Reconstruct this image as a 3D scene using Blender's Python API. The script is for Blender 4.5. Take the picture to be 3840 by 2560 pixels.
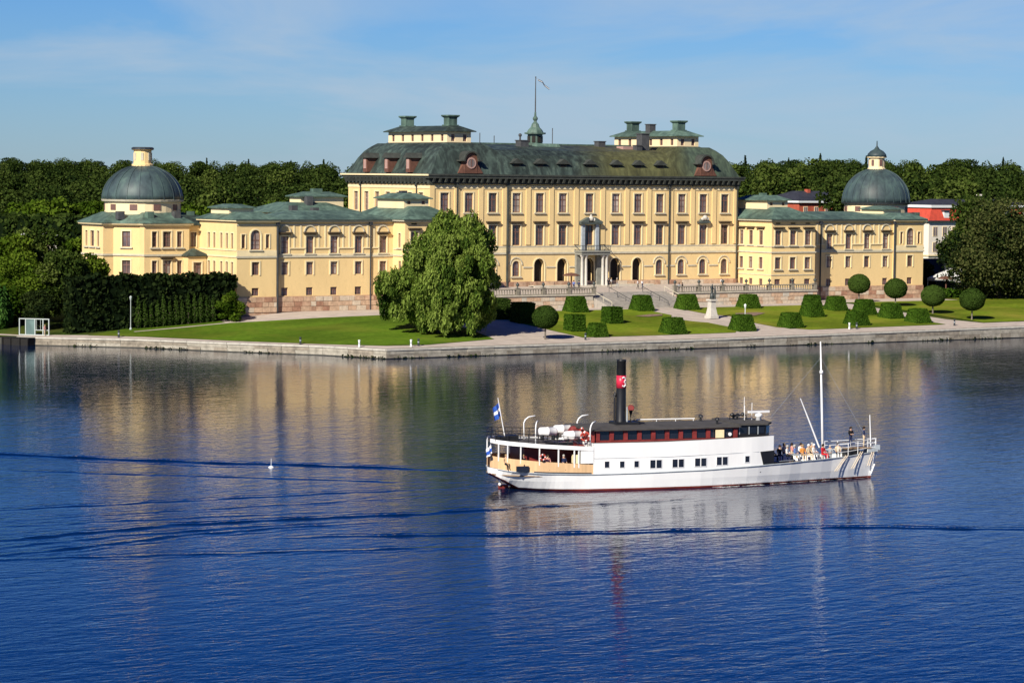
import bpy, bmesh, math, random
import numpy as np
from mathutils import Vector, Matrix

for _o in list(bpy.data.objects):
    bpy.data.objects.remove(_o)
SC = bpy.context.scene
COL = SC.collection
PI = math.pi
rad = math.radians

# ------------------------------------------------------------------ camera, sky, sun, exposure
cam_d = bpy.data.cameras.new('camera')
cam = bpy.data.objects.new('camera', cam_d)
COL.objects.link(cam)
cam_d.sensor_fit = 'HORIZONTAL'
cam_d.sensor_width = 36.0
cam_d.lens = 95.291
cam_d.clip_start = 1.0
cam_d.clip_end = 6000.0
YAW, PITCH, ROLL = 0.587387, rad(3.50159), 0.0103
CAMPOS = Vector((-246.533, -348.718, 23.647))
_f = Vector((math.sin(YAW) * math.cos(PITCH), math.cos(YAW) * math.cos(PITCH), -math.sin(PITCH)))
_r = Vector((math.cos(YAW), -math.sin(YAW), 0))
_u = _r.cross(_f)
_r2 = _r * math.cos(ROLL) + _u * math.sin(ROLL)
_u2 = _u * math.cos(ROLL) - _r * math.sin(ROLL)
cam.matrix_world = Matrix(((_r2.x, _u2.x, -_f.x, CAMPOS.x), (_r2.y, _u2.y, -_f.y, CAMPOS.y),
                           (_r2.z, _u2.z, -_f.z, CAMPOS.z), (0, 0, 0, 1)))
SC.camera = cam

SUN_EL = rad(34)
SUN_AZ = rad(61)                     # degrees left of the palace front's normal
S_TO = Vector((-math.sin(SUN_AZ) * math.cos(SUN_EL), -math.cos(SUN_AZ) * math.cos(SUN_EL), math.sin(SUN_EL)))
W = bpy.data.worlds.new('World')
SC.world = W
W.use_nodes = True
_nt = W.node_tree
_nt.nodes.clear()
_out = _nt.nodes.new('ShaderNodeOutputWorld')
_bg = _nt.nodes.new('ShaderNodeBackground')
_sky = _nt.nodes.new('ShaderNodeTexSky')
_sky.sky_type = 'NISHITA'
_sky.sun_disc = False
_sky.sun_elevation = SUN_EL
_sky.sun_rotation = math.atan2(S_TO.x, S_TO.y)
_sky.altitude = 0
_sky.air_density = 1.0
_sky.dust_density = 0.15
_sky.ozone_density = 3.0
# thin high cloud, laid out by direction so that it goes right round the sky
_tc = _nt.nodes.new('ShaderNodeTexCoord')
_mp = _nt.nodes.new('ShaderNodeMapping')
_mp.inputs['Scale'].default_value = (4.5, 4.5, 26.0)
_mp.inputs['Rotation'].default_value = (0.0, 0.03, 0.6)
_nz = _nt.nodes.new('ShaderNodeTexNoise')
_nz.inputs['Scale'].default_value = 1.0
_nz.inputs['Detail'].default_value = 7.0
_nz.inputs['Roughness'].default_value = 0.55
_nz.inputs['Distortion'].default_value = 0.6
_cr = _nt.nodes.new('ShaderNodeValToRGB')
_cr.color_ramp.elements[0].position = 0.43
_cr.color_ramp.elements[1].position = 0.60
_hs = _nt.nodes.new('ShaderNodeMix')
_hs.data_type = 'RGBA'
_hs.blend_type = 'MULTIPLY'
_hs.inputs[0].default_value = 1.0
_sx = _nt.nodes.new('ShaderNodeSeparateXYZ')
_tint = _nt.nodes.new('ShaderNodeValToRGB')        # blue tint by height, deepened above the view to darken reflections and shade
_te = _tint.color_ramp.elements
_te.new(0.5)
_te.new(0.6)
for _e, (_p, _c) in zip(_te, ((0.0, (0.295, 0.44, 0.72)), (0.085, (0.175, 0.36, 0.70)), (0.17, (0.024, 0.165, 0.52)), (0.6, (0.022, 0.125, 0.43)))):
    _e.position = _p
    _e.color = (*_c, 1)
_mx = _nt.nodes.new('ShaderNodeMix')
_mx.data_type = 'RGBA'
_mx.inputs[7].default_value = (3.3, 4.1, 5.0, 1)
_ml = _nt.nodes.new('ShaderNodeMath')
_ml.operation = 'MULTIPLY'
_ml.inputs[1].default_value = 0.62
_nt.links.new(_tc.outputs['Generated'], _mp.inputs['Vector'])
_nt.links.new(_mp.outputs[0], _nz.inputs['Vector'])
_nt.links.new(_nz.outputs['Fac'], _cr.inputs[0])
_fd = _nt.nodes.new('ShaderNodeMapRange')          # a far bank of thin cloud, clear overhead
_fd.inputs['From Min'].default_value = 0.075
_fd.inputs['From Max'].default_value = 0.15
_fd.inputs['To Min'].default_value = 1.0
_fd.inputs['To Max'].default_value = 0.0
_nt.links.new(_sx.outputs['Z'], _fd.inputs['Value'])
_m2 = _nt.nodes.new('ShaderNodeMath')
_m2.operation = 'MULTIPLY'
_nt.links.new(_cr.outputs[0], _m2.inputs[0])
_nt.links.new(_fd.outputs[0], _m2.inputs[1])
_nt.links.new(_m2.outputs[0], _ml.inputs[0])
_nt.links.new(_ml.outputs[0], _mx.inputs[0])
_nt.links.new(_tc.outputs['Generated'], _sx.inputs[0])
_nt.links.new(_sx.outputs['Z'], _tint.inputs[0])
_nt.links.new(_tint.outputs[0], _hs.inputs[7])
_nt.links.new(_sky.outputs[0], _hs.inputs[6])
_nt.links.new(_hs.outputs[2], _mx.inputs[6])
_nt.links.new(_mx.outputs[2], _bg.inputs['Color'])
_bg.inputs['Strength'].default_value = 0.10
_nt.links.new(_bg.outputs[0], _out.inputs['Surface'])

sun_d = bpy.data.lights.new('sun', 'SUN')
sun_d.energy = 5.0
sun_d.angle = rad(0.53)
sun_d.color = (1.0, 0.93, 0.80)
sun = bpy.data.objects.new('sun', sun_d)
COL.objects.link(sun)
sun.rotation_euler = S_TO.to_track_quat('Z', 'Y').to_euler()
sun.location = (0, 0, 200)

SC.view_settings.view_transform = 'Standard'
SC.view_settings.look = 'None'
SC.view_settings.exposure = 0.42
SC.view_settings.gamma = 1.0
SC.view_settings.use_curve_mapping = False
SC.render.engine = 'CYCLES'
SC.cycles.max_bounces = 6
SC.cycles.diffuse_bounces = 2
SC.cycles.transparent_max_bounces = 8

# ------------------------------------------------------------------ materials
def new_mat(name):
    m = bpy.data.materials.new(name)
    m.use_nodes = True
    return m, m.node_tree, m.node_tree.nodes['Principled BSDF']

def ramp(nt, src, cols, poss=None):
    r = nt.nodes.new('ShaderNodeValToRGB')
    e = r.color_ramp.elements
    while len(e) < len(cols):
        e.new(0.5)
    for i, c in enumerate(cols):
        e[i].position = poss[i] if poss else i / (len(cols) - 1)
        e[i].color = (*c, 1)
    nt.links.new(src, r.inputs[0])
    return r.outputs[0]

def noise(nt, scale, detail=4, rough=0.55, vec=None, dist=0.0):
    n = nt.nodes.new('ShaderNodeTexNoise')
    n.inputs['Scale'].default_value = scale
    n.inputs['Detail'].default_value = detail
    n.inputs['Roughness'].default_value = rough
    n.inputs['Distortion'].default_value = dist
    if vec is not None:
        nt.links.new(vec, n.inputs['Vector'])
    return n.outputs['Fac']

def coords(nt, scale=(1, 1, 1), world=False, rot=(0, 0, 0)):
    if world:
        t = nt.nodes.new('ShaderNodeNewGeometry').outputs['Position']
    else:
        t = nt.nodes.new('ShaderNodeTexCoord').outputs['Object']
    mp = nt.nodes.new('ShaderNodeMapping')
    mp.inputs['Scale'].default_value = scale
    mp.inputs['Rotation'].default_value = rot
    nt.links.new(t, mp.inputs['Vector'])
    return mp.outputs[0]

def mix(nt, a, b, fac, mode='MIX'):
    m = nt.nodes.new('ShaderNodeMix')
    m.data_type = 'RGBA'
    m.blend_type = mode
    for sock, v in ((m.inputs[0], fac), (m.inputs[6], a), (m.inputs[7], b)):
        if isinstance(v, (int, float)):
            sock.default_value = v
        elif isinstance(v, tuple):
            sock.default_value = (*v, 1)
        else:
            nt.links.new(v, sock)
    return m.outputs[2]

def bump(nt, bsdf, h, strength=0.3, dist=0.05):
    b = nt.nodes.new('ShaderNodeBump')
    b.inputs['Strength'].default_value = strength
    b.inputs['Distance'].default_value = dist
    nt.links.new(h, b.inputs['Height'])
    nt.links.new(b.outputs[0], bsdf.inputs['Normal'])

MATS = {}
def plain(name, col, rough=0.6, metal=0.0, var=0.12, scale=0.8, world=True, spec=0.5, aniso=(1, 1, 1), bstr=0.0, detail=5):
    """one colour with mottled wear"""
    m, nt, b = new_mat(name)
    v = coords(nt, aniso, world)
    n = noise(nt, scale, detail, 0.6, v)
    lo = tuple(max(0, c * (1 - var)) for c in col)
    hi = tuple(min(1, c * (1 + var)) for c in col)
    nt.links.new(ramp(nt, n, [lo, hi], [0.3, 0.7]), b.inputs['Base Color'])
    b.inputs['Roughness'].default_value = rough
    b.inputs['Metallic'].default_value = metal
    b.inputs['Specular IOR Level'].default_value = spec
    if bstr:
        bump(nt, b, n, bstr, 0.03)
    MATS[name] = m
    return m

def streaked(name, cols, poss, scale, aniso, rough=0.6, var2=0.2, scale2=0.15, bstr=0.0):
    """several tones streaked down a slope by rain, with larger patches"""
    m, nt, b = new_mat(name)
    n1 = noise(nt, scale, 6, 0.65, coords(nt, aniso, True), 0.4)
    n2 = noise(nt, scale2, 4, 0.5, coords(nt, (1, 1, 1), True))
    c = ramp(nt, n1, cols, poss)
    d = ramp(nt, n2, [(1 - var2,) * 3, (1 + var2 * 0.6,) * 3], [0.35, 0.68])
    nt.links.new(mix(nt, c, d, 1.0, 'MULTIPLY'), b.inputs['Base Color'])
    b.inputs['Roughness'].default_value = rough
    b.inputs['Specular IOR Level'].default_value = 0.3
    if bstr:
        bump(nt, b, n1, bstr, 0.05)
    MATS[name] = m
    return m

def plaster(name, col, stain):
    m, nt, b = new_mat(name)
    n1 = noise(nt, 0.35, 5, 0.6, coords(nt, (1, 1, 0.35), True), 0.3)
    n2 = noise(nt, 2.2, 5, 0.7, coords(nt, (1, 1, 0.25), True))
    n3 = noise(nt, 9.0, 3, 0.6, coords(nt, (1, 1, 1), True))
    a = ramp(nt, n1, [tuple(c * 0.93 for c in col), col, tuple(min(1, c * 1.05) for c in col)], [0.3, 0.5, 0.72])
    s = ramp(nt, n2, [(0, 0, 0), (1, 1, 1)], [0.56, 0.78])
    a = mix(nt, a, stain, mix(nt, (0, 0, 0), s, 0.45))
    a = mix(nt, a, ramp(nt, n3, [(0.94,) * 3, (1.03,) * 3], [0.35, 0.65]), 1.0, 'MULTIPLY')
    nt.links.new(a, b.inputs['Base Color'])
    b.inputs['Roughness'].default_value = 0.9
    b.inputs['Specular IOR Level'].default_value = 0.15
    MATS[name] = m
    return m

plaster('yellow_plaster', (0.81, 0.595, 0.29), (0.50, 0.35, 0.17))
plaster('pale_plaster', (0.82, 0.67, 0.41), (0.62, 0.50, 0.30))
plaster('white_plaster', (0.78, 0.72, 0.62), (0.60, 0.54, 0.45))
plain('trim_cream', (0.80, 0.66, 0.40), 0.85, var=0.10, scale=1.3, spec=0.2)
plain('trim_grey', (0.55, 0.50, 0.38), 0.85, var=0.14, scale=1.3, spec=0.2)
plain('stone_pale', (0.52, 0.47, 0.38), 0.85, var=0.2, scale=1.5, spec=0.2)
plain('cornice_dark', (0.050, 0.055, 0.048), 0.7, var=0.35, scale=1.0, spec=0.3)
plain('balustrade_stone', (0.24, 0.215, 0.17), 0.9, var=0.25, scale=1.5, spec=0.2)
plain('stair_stone', (0.36, 0.33, 0.29), 0.9, var=0.2, scale=1.2, spec=0.2)
plain('portal_grey', (0.24, 0.24, 0.21), 0.8, var=0.2, scale=1.5, spec=0.2)
plain('lead_dark', (0.085, 0.105, 0.098), 0.6, var=0.3, scale=2.0)
plain('hood_dark', (0.11, 0.082, 0.05), 0.8, var=0.25, scale=1.3, spec=0.2)
streaked('roof_dark', [(0.018, 0.024, 0.021), (0.037, 0.052, 0.044), (0.062, 0.09, 0.074), (0.13, 0.16, 0.125)], [0.25, 0.46, 0.6, 0.8], 1.1, (1, 1, 0.16), 0.55, 0.35, 0.10)
streaked('roof_olive', [(0.03, 0.04, 0.026), (0.06, 0.075, 0.038), (0.09, 0.115, 0.055), (0.15, 0.125, 0.045)], [0.25, 0.48, 0.66, 0.85], 1.0, (1, 1, 0.2), 0.6, 0.35, 0.12)
streaked('copper_green', [(0.038, 0.058, 0.05), (0.078, 0.125, 0.10), (0.125, 0.195, 0.152), (0.27, 0.36, 0.28)], [0.25, 0.45, 0.62, 0.85], 0.9, (1, 1, 0.3), 0.55, 0.3, 0.16)
streaked('dome_metal', [(0.028, 0.042, 0.047), (0.048, 0.072, 0.078), (0.07, 0.11, 0.105), (0.115, 0.17, 0.15)], [0.25, 0.45, 0.62, 0.85], 0.8, (1, 1, 0.25), 0.5, 0.3, 0.15)
def roof_mid():
    """old copper: blackish green to the left, mossy olive to the right, streaked down the slope"""
    m, nt, b = new_mat('roof_mid')
    n1 = noise(nt, 1.1, 6, 0.65, coords(nt, (1, 1, 0.14), True), 0.4)
    n2 = noise(nt, 0.10, 4, 0.5, coords(nt, (1, 1, 1), True))
    c1 = ramp(nt, n1, [(0.017, 0.022, 0.020), (0.036, 0.050, 0.043), (0.066, 0.096, 0.080), (0.15, 0.19, 0.145)], [0.25, 0.46, 0.6, 0.8])
    c2 = ramp(nt, n1, [(0.036, 0.038, 0.020), (0.070, 0.070, 0.030), (0.105, 0.108, 0.046), (0.16, 0.125, 0.04)], [0.25, 0.46, 0.62, 0.82])
    c3 = ramp(nt, n1, [(0.024, 0.034, 0.027), (0.048, 0.066, 0.048), (0.075, 0.105, 0.07), (0.20, 0.24, 0.11)], [0.25, 0.46, 0.62, 0.84])
    sx = nt.nodes.new('ShaderNodeSeparateXYZ')
    nt.links.new(nt.nodes.new('ShaderNodeNewGeometry').outputs['Position'], sx.inputs[0])
    ad = nt.nodes.new('ShaderNodeMath')
    ad.operation = 'MULTIPLY_ADD'
    ad.inputs[1].default_value = 14.0
    nt.links.new(n2, ad.inputs[0])
    nt.links.new(sx.outputs['X'], ad.inputs[2])
    def stepx(a, e):
        mr = nt.nodes.new('ShaderNodeMapRange')
        mr.inputs['From Min'].default_value = a
        mr.inputs['From Max'].default_value = e
        nt.links.new(ad.outputs[0], mr.inputs['Value'])
        return mr.outputs[0]
    c = mix(nt, c1, c2, stepx(4.0, 12.0))
    c = mix(nt, c, c3, stepx(24.0, 30.0))
    c = mix(nt, c, ramp(nt, n2, [(0.65,) * 3, (1.25,) * 3], [0.35, 0.68]), 1.0, 'MULTIPLY')
    nt.links.new(c, b.inputs['Base Color'])
    b.inputs['Roughness'].default_value = 0.55
    b.inputs['Specular IOR Level'].default_value = 0.3
    MATS['roof_mid'] = m
roof_mid()
plain('dark_metal', (0.035, 0.04, 0.045), 0.5, 0.0, 0.3, 2.0)
plain('dormer_brown', (0.13, 0.055, 0.035), 0.8, var=0.25, scale=2.0)
plain('frame_brown', (0.155, 0.08, 0.065), 0.6, var=0.2, scale=3.0)
plain('frame_pale', (0.34, 0.25, 0.19), 0.6, var=0.2, scale=3.0)
plain('doorway_dark', (0.02, 0.016, 0.013), 0.9, var=0.3)
plain('clock_pink', (0.42, 0.26, 0.22), 0.7, var=0.1)
plain('chimney_grey', (0.06, 0.062, 0.065), 0.75, var=0.3, scale=2)
streaked('granite', [(0.30, 0.17, 0.11), (0.46, 0.29, 0.19), (0.58, 0.42, 0.29)], [0.3, 0.5, 0.7], 1.2, (1, 1, 1), 0.9, 0.25, 0.5)
plain('granite_b', (0.52, 0.36, 0.24), 0.9, var=0.25, scale=2.2, spec=0.2)
plain('granite_c', (0.36, 0.20, 0.13), 0.9, var=0.3, scale=2.2, spec=0.2)
plain('granite_d', (0.58, 0.48, 0.36), 0.9, var=0.2, scale=2.2, spec=0.2)
plain('quay_stone', (0.36, 0.33, 0.27), 0.9, var=0.3, scale=1.2, spec=0.2, bstr=0.4)
plain('quay_stone_b', (0.27, 0.235, 0.185), 0.9, var=0.35, scale=1.4, spec=0.2, bstr=0.4)
plain('quay_coping', (0.52, 0.49, 0.42), 0.9, var=0.18, scale=1.4, spec=0.2)
plain('quay_wet', (0.05, 0.05, 0.038), 0.6, var=0.4, scale=1.0)
plain('gravel', (0.47, 0.40, 0.34), 0.95, var=0.16, scale=0.55, spec=0.1, detail=9)
plain('paving', (0.44, 0.38, 0.33), 0.95, var=0.14, scale=0.8, spec=0.1, detail=8)
plain('bronze', (0.05, 0.06, 0.058), 0.5, var=0.3, scale=4)
plain('marble', (0.52, 0.49, 0.43), 0.8, var=0.12, scale=3)
def ship_paint():
    m, nt, b = new_mat('ship_white')
    n1 = noise(nt, 0.9, 4, 0.6, coords(nt, (1, 1, 0.35)))
    n2 = noise(nt, 2.4, 6, 0.7, coords(nt, (1.6, 1.6, 0.10)))
    c = ramp(nt, n1, [(0.82, 0.82, 0.815), (0.88, 0.88, 0.87)], [0.3, 0.7])
    c = mix(nt, c, (0.50, 0.36, 0.24), ramp(nt, n2, [(0, 0, 0), (0.24, 0.24, 0.24)], [0.62, 0.84]))
    nt.links.new(c, b.inputs['Base Color'])
    b.inputs['Roughness'].default_value = 0.4
    MATS['ship_white'] = m
ship_paint()
plain('ship_red', (0.20, 0.030, 0.02), 0.5, var=0.35, scale=1.2, aniso=(0.5, 0.5, 2))
plain('ship_grey', (0.36, 0.40, 0.43), 0.5, var=0.15, scale=2)
plain('ship_black', (0.012, 0.012, 0.014), 0.42, var=0.3, scale=1.5)
plain('ship_maroon', (0.20, 0.028, 0.024), 0.45, var=0.25, scale=2)
plain('canvas_tan', (0.66, 0.43, 0.23), 0.85, var=0.12, scale=1.6, aniso=(2.2, 2.2, 0.35))
plain('roof_felt', (0.060, 0.055, 0.050), 0.85, var=0.3, scale=1.2)
plain('deck_dark', (0.075, 0.066, 0.062), 0.8, var=0.3, scale=1.5)
plain('deck_wood', (0.25, 0.17, 0.10), 0.8, var=0.2, scale=1.5)
plain('radar_white', (0.8, 0.8, 0.8), 0.4, var=0.03)
plain('band_red', (0.62, 0.022, 0.06), 0.4, var=0.06, scale=3)
plain('orange_red', (0.42, 0.05, 0.03), 0.5, var=0.1, scale=3)
plain('vent_red', (0.20, 0.02, 0.015), 0.5, var=0.1, scale=3)
plain('ladder_wood', (0.62, 0.52, 0.40), 0.7, var=0.15, scale=4)
plain('flag_blue', (0.02, 0.09, 0.42), 0.8, var=0.1)
plain('flag_white', (0.75, 0.75, 0.75), 0.8, var=0.05)
plain('flag_yellow', (0.80, 0.55, 0.04), 0.8, var=0.05)
plain('red_brick', (0.40, 0.085, 0.045), 0.85, var=0.2, scale=1.2)
plain('red_tile', (0.50, 0.060, 0.032), 0.8, var=0.2, scale=1.5)
plain('slate_dark', (0.030, 0.032, 0.042), 0.65, var=0.3, scale=1.0)
plain('tent_grey', (0.60, 0.60, 0.58), 0.8, var=0.1, scale=1.0)
plain('bark', (0.075, 0.055, 0.038), 0.95, var=0.4, scale=3.0, aniso=(2, 2, 0.4))
plain('bark_pale', (0.16, 0.135, 0.11), 0.95, var=0.3, scale=3.0, aniso=(2, 2, 0.4))
plain('white_paint', (0.75, 0.78, 0.76), 0.5, var=0.06)
plain('pale_steel', (0.42, 0.47, 0.45), 0.5, var=0.1)
plain('gutter_dark', (0.045, 0.06, 0.052), 0.6, var=0.3)
plain('timber_dark', (0.008, 0.007, 0.006), 0.85, var=0.4, scale=2)
plain('fence_dark', (0.035, 0.045, 0.03), 0.85, var=0.3, scale=1)
plain('flower_bed', (0.20, 0.13, 0.09), 0.95, var=0.4, scale=2.5)

def glass(name, tint, rough=0.08):
    m, nt, b = new_mat(name)
    n = noise(nt, 0.45, 2, 0.5, coords(nt, (1, 1, 1), True))
    nt.links.new(ramp(nt, n, [tuple(c * 0.5 for c in tint), tint], [0.35, 0.65]), b.inputs['Base Color'])
    b.inputs['Roughness'].default_value = rough
    b.inputs['Specular IOR Level'].default_value = 0.9
    MATS[name] = m
glass('glass', (0.19, 0.14, 0.14))
glass('glass_blind', (0.36, 0.28, 0.25), 0.25)
glass('glass_dark', (0.016, 0.018, 0.028))
glass('glass_dim', (0.075, 0.06, 0.062), 0.05)
glass('glass_curtain', (0.50, 0.43, 0.37), 0.3)
glass('glass_green', (0.20, 0.30, 0.27), 0.15)

def grass(name, lo, mid, hi, dry):
    m, nt, b = new_mat(name)
    n1 = noise(nt, 0.10, 4, 0.55, coords(nt, (1, 1, 1), True), 0.4)
    n2 = noise(nt, 1.2, 6, 0.7, coords(nt, (1, 1, 1), True))
    n3 = noise(nt, 0.06, 3, 0.5, coords(nt, (1, 2.2, 1), True, (0, 0, 0.5)))
    c = ramp(nt, n2, [lo, mid, hi], [0.3, 0.5, 0.72])
    c = mix(nt, c, dry, ramp(nt, n1, [(0, 0, 0), (0.75, 0.75, 0.75)], [0.48, 0.75]))
    c = mix(nt, c, ramp(nt, n3, [(0.78,) * 3, (1.12,) * 3], [0.4, 0.6]), 1.0, 'MULTIPLY')
    nt.links.new(c, b.inputs['Base Color'])
    b.inputs['Roughness'].default_value = 1.0
    b.inputs['Specular IOR Level'].default_value = 0.05
    bump(nt, b, n2, 0.6, 0.08)
    MATS[name] = m
grass('lawn_green', (0.055, 0.105, 0.008), (0.085, 0.15, 0.010), (0.115, 0.19, 0.014), (0.15, 0.16, 0.02))
grass('lawn_dry', (0.085, 0.125, 0.008), (0.13, 0.18, 0.012), (0.17, 0.22, 0.018), (0.25, 0.21, 0.035))
grass('meadow', (0.03, 0.06, 0.008), (0.05, 0.085, 0.012), (0.07, 0.11, 0.016), (0.09, 0.09, 0.02))

def leaf(name, dark, mid, light, trans=0.22):
    m, nt, b = new_mat(name)
    nt.nodes.remove(b)
    a = nt.nodes.new('ShaderNodeAttribute')
    a.attribute_name = 'tone'
    oi = nt.nodes.new('ShaderNodeObjectInfo')
    mm = nt.nodes.new('ShaderNodeMath')
    mm.operation = 'MULTIPLY_ADD'
    mm.inputs[1].default_value = 0.34
    nt.links.new(oi.outputs['Random'], mm.inputs[0])
    nt.links.new(a.outputs['Fac'], mm.inputs[2])
    ms = nt.nodes.new('ShaderNodeMath')
    ms.operation = 'SUBTRACT'
    ms.inputs[1].default_value = 0.17
    nt.links.new(mm.outputs[0], ms.inputs[0])
    c = ramp(nt, ms.outputs[0], [dark, mid, light], [0.12, 0.5, 0.9])
    d = nt.nodes.new('ShaderNodeBsdfDiffuse')
    t = nt.nodes.new('ShaderNodeBsdfTranslucent')
    s = nt.nodes.new('ShaderNodeMixShader')
    s.inputs[0].default_value = trans
    nt.links.new(c, d.inputs['Color'])
    nt.links.new(mix(nt, c, (1.0, 1.0, 0.45), 1.0, 'MULTIPLY'), t.inputs['Color'])
    nt.links.new(d.outputs[0], s.inputs[1])
    nt.links.new(t.outputs[0], s.inputs[2])
    nt.links.new(s.outputs[0], nt.nodes['Material Output'].inputs['Surface'])
    MATS[name] = m
leaf('leaf_forest', (0.010, 0.020, 0.006), (0.029, 0.050, 0.010), (0.060, 0.088, 0.019))
leaf('leaf_forest_pale', (0.021, 0.039, 0.008), (0.055, 0.084, 0.015), (0.102, 0.135, 0.03))
leaf('leaf_conifer', (0.010, 0.020, 0.008), (0.020, 0.036, 0.013), (0.034, 0.054, 0.018))
leaf('leaf_willow', (0.030, 0.062, 0.012), (0.11, 0.18, 0.026), (0.24, 0.32, 0.065), 0.35)
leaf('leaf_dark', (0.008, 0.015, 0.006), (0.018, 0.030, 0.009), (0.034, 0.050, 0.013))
leaf('leaf_maple', (0.008, 0.016, 0.006), (0.024, 0.038, 0.010), (0.085, 0.095, 0.030))
leaf('leaf_box', (0.022, 0.052, 0.006), (0.042, 0.090, 0.009), (0.068, 0.125, 0.013), 0.1)
leaf('leaf_yew', (0.020, 0.040, 0.007), (0.034, 0.062, 0.011), (0.050, 0.086, 0.016), 0.1)
leaf('leaf_bush', (0.030, 0.060, 0.006), (0.066, 0.115, 0.010), (0.115, 0.17, 0.018), 0.3)
leaf('leaf_reed', (0.020, 0.060, 0.012), (0.040, 0.105, 0.020), (0.070, 0.15, 0.030), 0.2)

# water
def water_mat():
    m, nt, b = new_mat('lake_water')
    b.inputs['Base Color'].default_value = (0.001, 0.011, 0.045, 1)
    b.inputs['Roughness'].default_value = 0.03
    b.inputs['IOR'].default_value = 1.30
    b.inputs['Specular IOR Level'].default_value = 0.5
    def waves(scale, rot, det):
        v = coords(nt, (1, 1, 1), True, (0, 0, rot))
        mp = nt.nodes.new('ShaderNodeMapping')
        mp.inputs['Scale'].default_value = (0.55, 1.25, 1)
        nt.links.new(v, mp.inputs['Vector'])
        return noise(nt, scale, det, 0.58, mp.outputs[0], 0.35)
    n1 = waves(0.50, YAW - 0.95, 3)
    n2 = waves(1.25, YAW - 0.45, 4)
    n3 = noise(nt, 0.035, 3, 0.5, coords(nt, (1, 1, 1), True))
    ad = nt.nodes.new('ShaderNodeMath')
    ad.operation = 'MULTIPLY_ADD'
    ad.inputs[1].default_value = 0.6
    nt.links.new(n2, ad.inputs[0])
    nt.links.new(n1, ad.inputs[2])
    # calmer in the lee of the shore: distance from the quay line
    px = nt.nodes.new('ShaderNodeSeparateXYZ')
    nt.links.new(nt.nodes.new('ShaderNodeNewGeometry').outputs['Position'], px.inputs[0])
    mr = nt.nodes.new('ShaderNodeMapRange')
    mr.inputs['From Min'].default_value = -60.0
    mr.inputs['From Max'].default_value = -250.0
    nt.links.new(px.outputs['Y'], mr.inputs['Value'])
    chop = ramp(nt, mr.outputs[0], [(0.5,) * 3, (0.62,) * 3, (1.0,) * 3, (0.84,) * 3, (0.9,) * 3], [0.0, 0.2, 0.42, 0.7, 1.0])
    m0 = nt.nodes.new('ShaderNodeMath')
    m0.operation = 'MULTIPLY'
    nt.links.new(chop, m0.inputs[0])
    nt.links.new(ramp(nt, n3, [(0.7,) * 3, (1.1,) * 3], [0.35, 0.65]), m0.inputs[1])
    sc_ = nt.nodes.new('ShaderNodeMath')
    sc_.operation = 'MULTIPLY'
    nt.links.new(ad.outputs[0], sc_.inputs[0])
    nt.links.new(m0.outputs[0], sc_.inputs[1])
    bp = nt.nodes.new('ShaderNodeBump')
    bp.inputs['Strength'].default_value = 1.0
    bp.inputs['Distance'].default_value = 0.062
    nt.links.new(sc_.outputs[0], bp.inputs['Height'])
    nt.links.new(bp.outputs[0], b.inputs['Normal'])
    MATS['lake_water'] = m
water_mat()

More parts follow.
